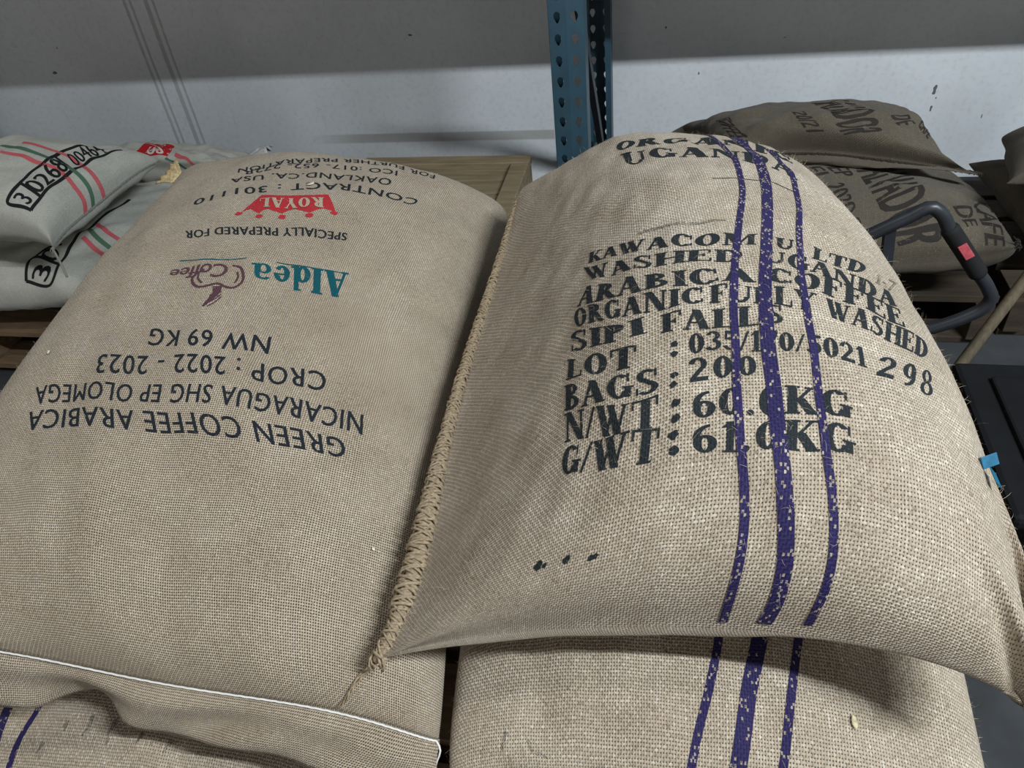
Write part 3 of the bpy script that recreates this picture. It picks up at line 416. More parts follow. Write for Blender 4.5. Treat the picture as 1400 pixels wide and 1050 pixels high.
 'F': {"O":[1.22,2.15,0.44],"yaw":4,"W":0.8,"L":0.5,"T":0.14,"B":0.06,"seed":41,"amp":0.008,"ear":0.05,"D":[-0.1031,-0.0215,0.0071,-0.0989,-0.0232,0.0038,-0.0895,-0.0246,-0.0008,-0.0705,-0.0282,-0.0108,-0.0351,-0.0359,-0.0305,0.0179,-0.0464,-0.0589,0.067,-0.0527,-0.0814,0.1016,-0.0526,-0.0919,0.1268,-0.0489,-0.0954,-0.0859,-0.0161,0.0079,-0.0807,-0.0197,0.0022,-0.0695,-0.0222,-0.0042,-0.0509,-0.0275,-0.016,-0.0144,-0.039,-0.0404,0.0469,-0.0552,-0.078,0.0867,-0.0595,-0.0952,0.1022,-0.053,-0.0925,0.1077,-0.0427,-0.0824,-0.0665,-0.0099,0.0091,-0.0585,-0.0144,0.0015,-0.0459,-0.019,-0.0077,-0.0247,-0.0267,-0.0232,0.0123,-0.0402,-0.0501,0.062,-0.0554,-0.0829,0.0875,-0.057,-0.0926,0.0915,-0.0482,-0.0837,0.0873,-0.036,-0.0684,-0.0468,-0.0044,0.0094,-0.0364,-0.0094,0.0004,-0.023,-0.0152,-0.0105,-0.0031,-0.0233,-0.0259,0.0242,-0.0336,-0.0462,0.052,-0.0422,-0.0646,0.0671,-0.0431,-0.0704,0.0695,-0.0373,-0.0644,0.0659,-0.0286,-0.0533,-0.0289,-0.0008,0.008,-0.0184,-0.0057,-0.0009,-0.0065,-0.0111,-0.0108,0.008,-0.0173,-0.0224,0.0235,-0.0233,-0.0341,0.0363,-0.0272,-0.0425,0.0438,-0.0277,-0.0454,0.0457,-0.025,-0.0428,0.0447,-0.0206,-0.0375,-0.0138,0.0009,0.0053,-0.0057,-0.0029,-0.0016,0.0026,-0.0068,-0.0087,0.0107,-0.0105,-0.0154,0.0175,-0.0133,-0.0207,0.0219,-0.0148,-0.0238,0.0244,-0.0149,-0.0247,0.0253,-0.014,-0.024,0.0254,-0.0126,-0.0223,-0.0019,0.0014,0.0022,0.0024,-0.0008,-0.0016,0.0062,-0.0028,-0.0051,0.009,-0.0043,-0.0077,0.0103,-0.0051,-0.0091,0.0103,-0.0054,-0.0093,0.0098,-0.0053,-0.0092,0.0093,-0.0053,-0.0089,0.0089,-0.0052,-0.0087,0.0076,0.0013,-0.0008,0.0076,0.0011,-0.0011,0.0071,0.001,-0.0011,0.0057,0.0011,-0.0005,0.0034,0.0015,0.0007,0.0008,0.0019,0.002,-0.0017,0.0021,0.0029,-0.0036,0.0019,0.0033,-0.0052,0.0015,0.0034,0.0161,0.0012,-0.0036,0.0116,0.0028,-0.0004,0.007,0.0044,0.003,0.002,0.0061,0.0063,-0.0031,0.0074,0.0095,-0.0078,0.0083,0.012,-0.0118,0.0086,0.0135,-0.0152,0.0084,0.0143,-0.0182,0.0078,0.0146]},
 'G': {"O":[1.27,2.15,0.25],"yaw":4,"W":0.8,"L":0.5,"T":0.065,"B":0.1,"seed":42,"amp":0.008,"ear":0.05},
}
TD = {
 'T': [
  {"k":"R","s":"ORGANIC","f":"serif","b":[[-0.1831,0.551],[-0.0404,0.4513],[0.1113,0.4554],[0.2705,0.3931],[0.4023,0.3427]],"t":[[-0.1607,0.6125],[-0.0123,0.5284],[0.1328,0.5338],[0.2968,0.4745],[0.4716,0.4973]],"ink":"ink"},
  {"k":"R","s":"UGANDA","f":"serif","b":[[-0.161,0.4003],[-0.0479,0.3461],[0.0541,0.332],[0.1597,0.2956],[0.2654,0.2578],[0.3415,0.2035]],"t":[[-0.1679,0.4958],[-0.0472,0.4154],[0.0697,0.3948],[0.1882,0.3802],[0.2842,0.3329],[0.3812,0.2994]],"ink":"ink"},
  {"k":"R","s":"KAWACOM","f":"serif","b":[[-0.2956,0.086],[-0.1759,0.0045],[-0.0724,-0.0437],[0.0273,-0.0648],[0.1313,-0.0646]],"t":[[-0.2916,0.1163],[-0.1742,0.0426],[-0.0663,-0.0104],[0.0406,-0.0269],[0.1399,-0.0293]],"ink":"ink"},
  {"k":"R","s":"(U)","f":"serif","b":[[0.1572,-0.0654],[0.1777,-0.0687],[0.1974,-0.0741],[0.217,-0.0807],[0.2369,-0.0877]],"t":[[0.1657,-0.0324],[0.1869,-0.0354],[0.2073,-0.0408],[0.2279,-0.0473],[0.2512,-0.0509]],"ink":"ink"},
  {"k":"R","s":"LTD","f":"serif","b":[[0.2626,-0.0935],[0.2981,-0.0969],[0.3339,-0.1017],[0.3691,-0.1091],[0.4085,-0.1117]],"t":[[0.2821,-0.0512],[0.318,-0.0591],[0.3536,-0.0688],[0.3939,-0.0731],[0.4476,-0.0621]],"ink":"ink"},
  {"k":"R","s":"1-7","f":"serif","b":[[0.4389,-0.1201],[0.5146,-0.1154]],"t":[[0.4695,-0.0795],[0.5687,-0.0626]],"ink":"inkfaint"},
  {"k":"R","s":"WASHED","f":"serif","b":[[-0.2933,0.0179],[-0.1862,-0.0525],[-0.0917,-0.0851],[-0.0024,-0.1092],[0.0891,-0.1123]],"t":[[-0.3092,0.0852],[-0.185,-0.0095],[-0.0891,-0.0521],[0.0025,-0.0724],[0.0952,-0.0799]],"ink":"ink"},
  {"k":"R","s":"UGANDA","f":"serif","b":[[0.1321,-0.1222],[0.2154,-0.1218],[0.292,-0.1504],[0.3821,-0.1625],[0.4822,-0.1764]],"t":[[0.1414,-0.0832],[0.2239,-0.0898],[0.3093,-0.1052],[0.4055,-0.1259],[0.5085,-0.1234]],"ink":"ink"},
  {"k":"R","s":"ARABICA","f":"serif","b":[[-0.3229,-0.0393],[-0.2004,-0.1134],[-0.0953,-0.1522],[0.0048,-0.1672],[0.1069,-0.1676]],"t":[[-0.3085,0.0089],[-0.2001,-0.0701],[-0.0926,-0.1095],[0.0069,-0.1265],[0.1025,-0.1327]],"ink":"ink"},
  {"k":"R","s":"COFFEE","f":"serif","b":[[0.1327,-0.173],[0.2129,-0.1809],[0.2969,-0.1927],[0.3824,-0.2142],[0.4869,-0.2239]],"t":[[0.1364,-0.1382],[0.2263,-0.1327],[0.3096,-0.1519],[0.4044,-0.1652],[0.4893,-0.1821]],"ink":"ink"},
  {"k":"R","s":"ORGANIC","f":"serif","b":[[-0.3254,-0.1022],[-0.2372,-0.1501],[-0.1594,-0.1854],[-0.0871,-0.2048],[-0.0167,-0.2119]],"t":[[-0.3338,-0.0394],[-0.2381,-0.1006],[-0.1586,-0.1397],[-0.085,-0.1619],[-0.013,-0.1694]],"ink":"ink"},
  {"k":"R","s":"FULLY","f":"serif","b":[[-0.0039,-0.2126],[0.0531,-0.2223],[0.1118,-0.2246],[0.1709,-0.2328],[0.2312,-0.2414]],"t":[[-0.0002,-0.1718],[0.0581,-0.1815],[0.1205,-0.1765],[0.1799,-0.1883],[0.2442,-0.1919]],"ink":"ink"},
  {"k":"R","s":"WASHED","f":"serif","b":[[0.2556,-0.2439],[0.3166,-0.254],[0.3808,-0.2657],[0.4512,-0.2767],[0.5332,-0.2846]],"t":[[0.2686,-0.1978],[0.3309,-0.2092],[0.403,-0.2199],[0.4816,-0.2297],[0.5744,-0.2253]],"ink":"ink"},
  {"k":"R","s":"SIPI","f":"serif","b":[[-0.332,-0.1584],[-0.2793,-0.1882],[-0.231,-0.2123],[-0.186,-0.2307],[-0.1431,-0.2364]],"t":[[-0.3406,-0.0987],[-0.2832,-0.1413],[-0.2328,-0.1683],[-0.1901,-0.1866],[-0.1494,-0.1977]],"ink":"ink"},
  {"k":"R","s":"FALLS","f":"serif","b":[[-0.1108,-0.2498],[-0.0453,-0.2661],[0.0194,-0.273],[0.0841,-0.2767],[0.1507,-0.2761]],"t":[[-0.1104,-0.2077],[-0.0435,-0.2272],[0.0232,-0.2285],[0.0891,-0.2302],[0.1553,-0.2303]],"ink":"ink"},
  {"k":"R","s":"LOT","f":"serif","b":[[-0.3401,-0.229],[-0.2504,-0.2766],[-0.1652,-0.3106]],"t":[[-0.3413,-0.1705],[-0.2532,-0.2204],[-0.1628,-0.2593]],"ink":"ink"},
  {"k":"R","s":"035/170/5021","f":"cond","b":[[-0.0529,-0.3142],[0.0037,-0.3272],[0.0584,-0.3255],[0.1007,-0.3277],[0.154,-0.3399],[0.2229,-0.3444],[0.2613,-0.3504],[0.3264,-0.3562]],"t":[[-0.0548,-0.2724],[0.0064,-0.2817],[0.0621,-0.2817],[0.1046,-0.287],[0.1606,-0.2954],[0.2305,-0.3042],[0.2579,-0.3036],[0.3377,-0.3058]],"ink":"ink"},
  {"k":"R","s":"298","f":"cond","b":[[0.3403,-0.3711],[0.4144,-0.3704],[0.5138,-0.3655]],"t":[[0.3696,-0.315],[0.452,-0.3095],[0.537,-0.3079]],"ink":"ink","gap":0.25},
  {"k":"R","s":"BAGS","f":"serif","b":[[-0.3357,-0.3123],[-0.2591,-0.3504],[-0.1786,-0.3764],[-0.1137,-0.3904]],"t":[[-0.3427,-0.2435],[-0.2639,-0.2859],[-0.1811,-0.3167],[-0.1146,-0.3315]],"ink":"ink"},
  {"k":"R","s":"200","f":"cond","b":[[-0.0544,-0.3879],[0.0018,-0.3825],[0.0839,-0.3851]],"t":[[-0.0562,-0.324],[0.0034,-0.3348],[0.0847,-0.3384]],"ink":"ink","gap":0.12},
  {"k":"R","s":"N/WT","f":"serif","b":[[-0.3254,-0.4017],[-0.2386,-0.4367],[-0.1735,-0.462],[-0.1137,-0.4672]],"t":[[-0.335,-0.3198],[-0.244,-0.3702],[-0.1783,-0.3839],[-0.1135,-0.3971]],"ink":"ink"},
  {"k":"R","s":"60.0KG","f":"serif","b":[[-0.0478,-0.4666],[0.0225,-0.4768],[0.0909,-0.472],[0.1475,-0.4745],[0.2063,-0.475],[0.2706,-0.4773]],"t":[[-0.0486,-0.4091],[0.0242,-0.4075],[0.0942,-0.4069],[0.1523,-0.4148],[0.2131,-0.4152],[0.2701,-0.4259]],"ink":"ink"},
  {"k":"R","s":"G/WT","f":"serif","b":[[-0.3265,-0.4787],[-0.2434,-0.5176],[-0.1828,-0.5342],[-0.1117,-0.547]],"t":[[-0.3244,-0.4098],[-0.2518,-0.4365],[-0.1734,-0.4636],[-0.1107,-0.4683]],"ink":"ink"},
  {"k":"R","s":"61.0KG","f":"serif","b":[[-0.0449,-0.5416],[0.0241,-0.5528],[0.089,-0.5584],[0.1446,-0.5545],[0.1897,-0.5566],[0.2691,-0.557]],"t":[[-0.0473,-0.4845],[0.0225,-0.488],[0.0904,-0.4841],[0.1465,-0.4912],[0.2047,-0.4919],[0.2693,-0.4905]],"ink":"ink"},
  {"k":"L","s":"GREEN COFFEE ARABICA","f":"sans","b":[[0.4407,-0.3502],[0.3568,-0.3438],[0.2694,-0.3433],[0.1951,-0.3494],[0.121,-0.3462],[0.0384,-0.3478],[-0.1097,-0.34],[-0.1986,-0.3417],[-0.3028,-0.3369],[-0.4498,-0.3384]],"t":[[0.4511,-0.385],[0.378,-0.3855],[0.2983,-0.3873],[0.2148,-0.3886],[0.1536,-0.3844],[0.065,-0.3862],[-0.0761,-0.385],[-0.1826,-0.3882],[-0.294,-0.3814],[-0.426,-0.3817]],"ink":"ink2"},
  {"k":"L","s":"NICARAGUA SHG EP OLOMEGA","f":"sans","b":[[0.4773,-0.2857],[0.3967,-0.2816],[0.3119,-0.2798],[0.2157,-0.279],[0.1239,-0.2859],[0.0635,-0.2894],[-0.0639,-0.282],[-0.142,-0.278],[-0.2697,-0.2855],[-0.4652,-0.2828]],"t":[[0.4874,-0.3279],[0.4044,-0.3257],[0.3216,-0.3267],[0.2332,-0.3222],[0.1339,-0.3253],[0.072,-0.3277],[-0.0609,-0.3223],[-0.1372,-0.3183],[-0.2453,-0.3262],[-0.4394,-0.3236]],"ink":"ink2"},
  {"k":"L","s":"CROP : 2022 - 2023","f":"sans","b":[[0.3322,-0.2021],[0.2601,-0.2082],[0.1532,-0.2117],[0.0864,-0.215],[-0.0515,-0.2172],[-0.1463,-0.2139],[-0.2806,-0.2208]],"t":[[0.3434,-0.2499],[0.279,-0.2518],[0.1724,-0.2562],[0.1074,-0.2602],[-0.0383,-0.2596],[-0.1309,-0.2561],[-0.2595,-0.267]],"ink":"ink2"},
  {"k":"L","s":"NW 69 KG","f":"sans","b":[[0.1569,-0.1438],[0.091,-0.1525],[0.0186,-0.1527],[-0.0571,-0.1515],[-0.1776,-0.141]],"t":[[0.1657,-0.1861],[0.1059,-0.1956],[0.0315,-0.1936],[-0.0403,-0.195],[-0.1599,-0.1879]],"ink":"ink2"},
  {"k":"L","s":"Aldea","f":"slab","b":[[0.295,0.0672],[0.2148,0.0622],[0.1456,0.0548],[0.0775,0.0493],[0.0211,0.0389]],"t":[[0.3155,-0.0058],[0.2384,-0.0118],[0.1752,-0.0131],[0.1047,-0.0129],[0.0465,-0.0244]],"ink":"teal"},
  {"k":"L","s":"Coffee","f":"italic","b":[[-0.0471,0.0293],[-0.1247,0.0242],[-0.2205,0.0159]],"t":[[-0.03,-0.0047],[-0.1072,-0.0088],[-0.2036,-0.0043]],"ink":"brown"},
  {"k":"L","s":"SPECIALLY PREPARED FOR","f":"sansb","b":[[0.2369,0.199],[0.1214,0.1849],[0.0369,0.1817],[-0.1219,0.1597],[-0.2591,0.1524]],"t":[[0.2439,0.1705],[0.1346,0.1546],[0.0523,0.1507],[-0.1034,0.1294],[-0.238,0.1226]],"ink":"ink2"},
  {"k":"L","s":"ROYAL","f":"serif","b":[[0.1125,0.317],[0.0139,0.3017],[-0.0876,0.2909]],"t":[[0.1313,0.2723],[0.0346,0.2571],[-0.0686,0.2472]],"ink":"bare","lift":0.0008},
  {"k":"L","s":"CONTRACT : 301110","f":"sans","b":[[0.3923,0.4847],[0.3174,0.4936],[0.2216,0.4498],[0.1111,0.4157],[0.025,0.4001],[-0.0677,0.3963],[-0.2097,0.3581],[-0.3381,0.3086]],"t":[[0.3871,0.4373],[0.3247,0.4415],[0.232,0.4019],[0.1297,0.3735],[0.0458,0.355],[-0.0433,0.3482],[-0.1927,0.313],[-0.3212,0.2778]],"ink":"ink2"},
  {"k":"L","s":"OAKLAND.CA. USA","f":"sans","b":[[0.2725,0.5728],[0.1647,0.5275],[0.0257,0.4892],[-0.1215,0.4693],[-0.191,0.451],[-0.2835,0.4252]],"t":[[0.2816,0.5091],[0.1765,0.4658],[0.0432,0.4454],[-0.1037,0.4293],[-0.1776,0.4039],[-0.2618,0.3881]],"ink":"ink2","inset":0.08},
  {"k":"L","s":"ICO :017- 652- 272R","f":"sans","b":[[0.2651,0.6694],[0.1835,0.6299],[0.0453,0.591],[-0.0821,0.5645],[-0.195,0.5225],[-0.2649,0.4826]],"t":[[0.2753,0.6111],[0.2031,0.5665],[0.0624,0.5414],[-0.0635,0.5153],[-0.1751,0.4799],[-0.2416,0.4384]],"ink":"ink2","inset":0.08},
  {"k":"L","s":"FOR FURTHER PREPARATION","f":"sans","b":[[0.4054,0.7632],[0.3028,0.7869],[0.1904,0.7661],[0.0531,0.7358],[-0.0643,0.6258],[-0.1972,0.5722],[-0.2993,0.5019]],"t":[[0.4163,0.6905],[0.3163,0.7121],[0.2158,0.6653],[0.0806,0.6378],[-0.0482,0.5793],[-0.1731,0.5178],[-0.2793,0.4546]],"ink":"ink2","inset":0.08},
  {"k":"A","s":"3 0268","f":"num","b":[[0.6052,-0.63],[0.6619,-0.4251],[0.6639,-0.1944],[0.6275,-0.0118]],"t":[[0.4656,-0.6182],[0.5129,-0.4181],[0.5026,-0.1844],[0.4948,0.0306]],"ink":"ink3","inset":0.07},
  {"k":"A","s":"00464","f":"num","b":[[0.6135,0.0492],[0.6237,0.2163],[0.6608,0.4195]],"t":[[0.4691,0.1552],[0.5068,0.2712],[0.4482,0.5809]],"ink":"ink3","inset":0.07},
  {"k":"B","s":"3","f":"num","b":[[0.4324,-0.8031],[0.4553,-0.6192]],"t":[[0.29,-0.7665],[0.2862,-0.5852]],"ink":"ink3","inset":0.15},
  {"k":"B","s":"0","f":"num","b":[[0.4404,-0.5653],[0.4242,-0.4349]],"t":[[0.272,-0.5066],[0.2872,-0.4015]],"ink":"ink3","inset":0.15},
  {"k":"E","s":"SALVADOR","f":"cond2","b":[[0.1142,-0.0424],[0.1576,-0.2546],[0.1819,-0.3888],[0.2084,-0.4879],[0.2286,-0.6885],[0.2664,-0.8548]],"t":[[0.3163,0.0563],[0.3433,-0.0019],[0.3593,-0.178],[0.3712,-0.399],[0.4156,-0.5683],[0.4291,-0.8477]],"ink":"inkdim"},
  {"k":"E","s":"2020 S","f":"cond2","b":[[-0.0084,-0.2835],[0.0815,-0.5247],[0.109,-0.6797]],"t":[[0.0735,-0.2316],[0.1142,-0.469],[0.1335,-0.6427]],"ink":"inkdim"},
  {"k":"E","s":"EP","f":"cond2","b":[[0.0136,-0.0811],[0.0612,-0.1747]],"t":[[0.092,-0.0447],[0.1153,-0.1565]],"ink":"inkdim"},
  {"k":"E","s":"EL","f":"cond2","b":[[-0.082,-0.1116],[-0.0212,-0.2245]],"t":[[-0.009,-0.0826],[0.0399,-0.1675]],"ink":"inkdim"},
  {"k":"E","s":"DE","f":"cond2","b":[[0.4838,-0.4243],[0.5248,-0.6627]],"t":[[0.5858,-0.3661],[0.5856,-0.6139]],"ink":"inkdim"},
  {"k":"E","s":"CAFE","f":"cond2","b":[[0.6207,-0.2588],[0.6106,-0.5038],[0.6233,-0.8332]],"t":[[0.823,-0.0946],[0.7843,-0.4258],[0.7573,-0.8531]],"ink":"inkdim"},
  {"k":"D","s":"SALVADOR","f":"cond2","b":[[0.0028,0.0027],[0.0378,-0.0281],[0.1012,-0.4582],[0.1532,-0.7293]],"t":[[0.1797,0.0813],[0.2777,0.1037],[0.3396,-0.325],[0.4064,-0.5655]],"ink":"inkdim"},
  {"k":"D","s":"20/21","f":"cond2","b":[[-0.1285,-0.2633],[-0.0897,-0.7055]],"t":[[-0.0547,-0.3197],[0.0262,-0.691]],"ink":"inkdim"},
  {"k":"D","s":"COFFEE","f":"cond2","b":[[-0.6055,0.1824],[-0.6362,-0.3979]],"t":[[-0.5214,-0.0687],[-0.5041,-0.5331]],"ink":"inkdim"},
  {"k":"D","s":"DE","f":"cond2","b":[[0.4422,-0.2677],[0.4908,-0.351]],"t":[[0.6062,-0.0554],[0.6397,-0.2105]],"ink":"inkdim"},
  {"k":"D","s":"CAFE","f":"cond2","b":[[0.6571,-0.2319],[0.719,-0.3914]],"t":[[0.8043,0.0495],[0.8387,-0.2034]],"ink":"inkdim"},
  {"k":"C","s":"US","f":"num","b":[[-0.1135,-0.6493],[0.0133,-0.6149]],"t":[[-0.1336,-0.4289],[-0.0362,-0.3953]],"ink":"bare","lift":0.0015},
 ],
 'D': [
  ["R",[-0.0832,-0.2863],0.0035,"ink"],
  ["R",[-0.0835,-0.3078],0.0035,"ink"],
  ["R",[-0.0841,-0.3614],0.0035,"ink"],
  ["R",[-0.0855,-0.3841],0.0035,"ink"],
  ["R",[-0.0804,-0.4265],0.0042,"ink"],
  ["R",[-0.0794,-0.4606],0.0042,"ink"],
  ["R",[-0.0821,-0.4981],0.0045,"ink"],
  ["R",[-0.0789,-0.532],0.0045,"ink"],
  ["R",[-0.3438,-0.7186],0.0055,"ink"],
  ["R",[-0.3269,-0.7256],0.003,"ink"],
  ["R",[-0.275,-0.7356],0.0042,"ink"],
  ["R",[-0.2209,-0.7541],0.0034,"ink"],
  ["R",[-0.2123,-0.7504],0.003,"ink"],
  ["L",[-0.1208,0.2195],0.006,"red"],
  ["L",[-0.0493,0.2107],0.006,"red"],
  ["L",[0.0179,0.2205],0.006,"red"],
  ["L",[0.1005,0.2335],0.006,"red"],
  ["L",[0.168,0.2634],0.006,"red"],
 ],
 'RB': [
  {"k":"R","p":[[0.1673,0.97],[0.1673,0.7824],[0.1673,0.4324],[0.171,0.3288],[0.1609,0.2281],[0.137,0.1155],[0.098,-0.0019],[0.0662,-0.1162],[0.0466,-0.2311],[0.0431,-0.3269],[0.0405,-0.4286],[0.0452,-0.5266],[0.0556,-0.6226],[0.0618,-0.6884],[0.0663,-0.781],[0.0675,-0.8852],[0.0691,-0.9909]],"w0":0.0075,"w1":0.0075,"m":"purple","n":"stripe"},
  {"k":"R","p":[[0.2569,0.97],[0.2569,0.7773],[0.2569,0.4273],[0.2515,0.3159],[0.2267,0.1836],[0.1942,0.0718],[0.1577,-0.0488],[0.1222,-0.1948],[0.1108,-0.3171],[0.1142,-0.4131],[0.1171,-0.5154],[0.129,-0.6297],[0.1401,-0.7319],[0.1524,-0.8592],[0.1533,-0.9552],[0.1475,-0.9885]],"w0":0.013,"w1":0.013,"m":"purple","n":"stripe"},
  {"k":"R","p":[[0.3432,0.97],[0.3432,0.7217],[0.3432,0.3717],[0.3413,0.2667],[0.3035,0.1212],[0.245,-0.0453],[0.22,-0.1488],[0.2094,-0.2472],[0.2052,-0.3667],[0.2047,-0.4613],[0.2092,-0.5604],[0.2207,-0.656],[0.2294,-0.7378],[0.2362,-0.8503],[0.2342,-0.9452],[0.231,-0.9828]],"w0":0.007,"w1":0.007,"m":"purple","n":"stripe"},
  {"k":"S2","p":[[0.0376,0.97],[0.0376,-0.1166],[0.0376,-0.4666],[0.0332,-0.493],[0.0072,-0.6104],[-0.0192,-0.7193],[-0.0449,-0.9123],[-0.0592,-0.995]],"w0":0.0085,"w1":0.0085,"m":"purple","n":"stripe"},
  {"k":"S2","p":[[0.1416,0.97],[0.1416,-0.1075],[0.1416,-0.4575],[0.1321,-0.4862],[0.0999,-0.5991],[0.0599,-0.8815],[0.0392,-0.995]],"w0":0.016,"w1":0.016,"m":"purple","n":"stripe"},
  {"k":"S2","p":[[0.2359,0.97],[0.2359,-0.0952],[0.2359,-0.4452],[0.2267,-0.4759],[0.1949,-0.6082],[0.1603,-0.8588],[0.1367,-0.995]],"w0":0.0085,"w1":0.0085,"m":"purple","n":"stripe"},
  {"k":"S0","p":[[-0.328,0.97],[-0.328,-0.2559],[-0.328,-0.6059],[-0.3295,-0.6438],[-0.3224,-0.7396],[-0.3214,-0.8529],[-0.3159,-0.995]],"w0":0.013,"w1":0.013,"m":"purple","n":"stripe"},
  {"k":"S0","p":[[-0.2337,0.97],[-0.2337,-0.2429],[-0.2337,-0.5929],[-0.2349,-0.6305],[-0.2505,-0.7022],[-0.2557,-0.8153],[-0.2584,-0.8644],[-0.2648,-0.995]],"w0":0.008,"w1":0.008,"m":"purple","n":"stripe"},
  {"k":"R","p":[[0.0689,0.1794],[0.1464,0.1816],[0.211,0.177],[0.3037,0.148]],"w0":0.0016,"w1":0.0016,"m":"ink","n":"printed_rule"},
  {"k":"L","p":[[-0.2035,0.0426],[-0.076,0.0405],[-0.0034,0.0531]],"w0":0.0022,"w1":0.0022,"m":"teal","n":"printed_rule"},
  {"k":"L","p":[[0.0802,0.057],[0.1702,0.0587],[0.2959,0.065]],"w0":0.0022,"w1":0.0022,"m":"teal","n":"printed_rule"},
  {"k":"L","p":[[-0.0316,0.0285],[-0.0082,0.025],[0.0091,0.0079],[0.0169,-0.018],[0.0039,-0.0314],[-0.0219,-0.0314],[-0.047,-0.0234],[-0.0751,-0.0305],[-0.0982,-0.0334],[-0.1259,-0.0205],[-0.1315,-0.0068],[-0.1176,0.0045],[-0.1042,0.011]],"w0":0.0042,"w1":0.0042,"m":"brown","n":"printed_cup"},
  {"k":"L","p":[[-0.0091,0.0109],[0.0006,-0.004],[-0.0022,-0.0191]],"w0":0.003,"w1":0.003,"m":"brown","n":"printed_cup"},
  {"k":"L","p":[[-0.1176,0.0045],[-0.114,-0.0106],[-0.0949,-0.0234]],"w0":0.003,"w1":0.003,"m":"brown","n":"printed_cup"},
  {"k":"L","p":[[-0.0456,-0.0307],[-0.04,-0.0475],[-0.0479,-0.0666],[-0.0588,-0.0857]],"w0":0.014,"w1":0.005,"m":"brown","n":"printed_cup"},
  {"k":"L","p":[[-0.0313,-0.0373],[-0.0412,-0.0454],[-0.0552,-0.0576]],"w0":0.0022,"w1":0.0022,"m":"brown","n":"printed_cup"},
  {"k":"L","p":[[-0.0276,-0.0444],[-0.0384,-0.0558],[-0.0523,-0.067]],"w0":0.0022,"w1":0.0022,"m":"brown","n":"printed_cup"},
  {"k":"L","p":[[-0.0239,-0.0516],[-0.0354,-0.0663],[-0.0492,-0.0765]],"w0":0.0022,"w1":0.0022,"m":"brown","n":"printed_cup"},
  {"k":"L","p":[[-0.0201,-0.0589],[-0.0323,-0.0771],[-0.0459,-0.0863]],"w0":0.0022,"w1":0.0022,"m":"brown","n":"printed_cup"},
  {"k":"A","p":[[0.6278,-0.6597],[0.4501,-0.663],[0.4966,-0.4444],[0.4778,-0.2481],[0.5026,-0.112],[0.4762,0.0517],[0.4611,0.1859],[0.4949,0.2761],[0.5107,0.3736]],"w0":0.0095,"w1":0.0095,"m":"ink3","n":"printed_frame"},
  {"k":"A","p":[[0.6278,-0.6597],[0.6661,-0.4437],[0.671,-0.1751],[0.6405,-0.0147],[0.631,0.2068],[0.6529,0.3941],[0.679,0.5692]],"w0":0.0095,"w1":0.0095,"m":"ink3","n":"printed_frame"},
  {"k":"A","p":[[0.5023,-0.4252],[0.6598,-0.4494]],"w0":0.0095,"w1":0.0095,"m":"ink3","n":"printed_frame"},
  {"k":"A","p":[[0.4751,0.0444],[0.6405,-0.0147]],"w0":0.0095,"w1":0.0095,"m":"ink3","n":"printed_frame"},
  {"k":"B","p":[[0.2841,-0.7977],[0.4501,-0.8315],[0.4505,-0.5768],[0.4191,-0.1961],[0.4306,0.0257],[0.4475,0.2669]],"w0":0.0095,"w1":0.0095,"m":"ink3","n":"printed_frame"},
  {"k":"B","p":[[0.2841,-0.7977],[0.2578,-0.5189],[0.4505,-0.5768]],"w0":0.0095,"w1":0.0095,"m":"ink3","n":"printed_frame"},
  {"k":"B","p":[[0.2578,-0.5189],[0.3113,-0.4143],[0.3832,-0.3682]],"w0":0.0095,"w1":0.0095,"m":"ink3","n":"printed_frame"},
  {"k":"A","p":[[0.2249,-0.0683],[0.3244,-0.0644],[0.4664,-0.1202],[0.6129,-0.1055],[0.7694,-0.1408],[0.9345,-0.1609],[0.999,-0.1878]],"w0":0.013,"w1":0.013,"m":"stripered","n":"stripe"},
  {"k":"A","p":[[0.1399,0.096],[0.3128,0.0166],[0.4529,-0.022],[0.6611,-0.0117],[0.859,-0.0525],[0.999,-0.0965]],"w0":0.013,"w1":0.013,"m":"stripegreen","n":"stripe"},
  {"k":"A","p":[[0.2643,0.1194],[0.4026,0.1116],[0.4717,0.1411],[0.6556,0.0977],[0.8484,0.0525],[0.999,0.0345]],"w0":0.013,"w1":0.013,"m":"stripered","n":"stripe"},
  {"k":"B","p":[[0.4617,-0.2643],[0.5361,-0.309],[0.7479,-0.3826]],"w0":0.013,"w1":0.013,"m":"stripered","n":"stripe"},
  {"k":"B","p":[[0.4203,-0.1478],[0.5828,-0.2592],[0.7397,-0.2954]],"w0":0.013,"w1":0.013,"m":"stripegreen","n":"stripe"},
  {"k":"B","p":[[0.4334,-0.0776],[0.5995,-0.1788],[0.7602,-0.2102]],"w0":0.013,"w1":0.013,"m":"stripered","n":"stripe"},
  {"k":"C","p":[[0.0344,-0.7069],[0.1257,-0.9012],[0.1673,-0.999],[0.2002,-0.999]],"w0":0.011,"w1":0.011,"m":"stripegreen","n":"stripe"},
  {"k":"C","p":[[0.0851,-0.5301],[0.2083,-0.7256],[0.2518,-0.9786],[0.2672,-0.999]],"w0":0.011,"w1":0.011,"m":"stripered","n":"stripe"},
  {"k":"R","p":[[-0.154,0.053],[-0.0824,0.0363],[-0.0105,0.0156],[0.0688,0.0199]],"w0":0.006,"w1":0.004,"m":"inkfaint","n":"ink_smudge"},
  {"k":"S0","p":[[-0.0678,-0.6379],[-0.0689,-0.6651],[-0.0785,-0.6943]],"w0":0.006,"w1":0.002,"m":"inkfaint","n":"ink_smudge"},
  {"k":"S0","p":[[-0.0069,-0.6417],[-0.0138,-0.673],[-0.0086,-0.7108]],"w0":0.006,"w1":0.002,"m":"inkfaint","n":"ink_smudge"},
  {"k":"S0","p":[[-0.1328,-0.6568],[-0.1291,-0.6867]],"w0":0.006,"w1":0.002,"m":"inkfaint","n":"ink_smudge"},
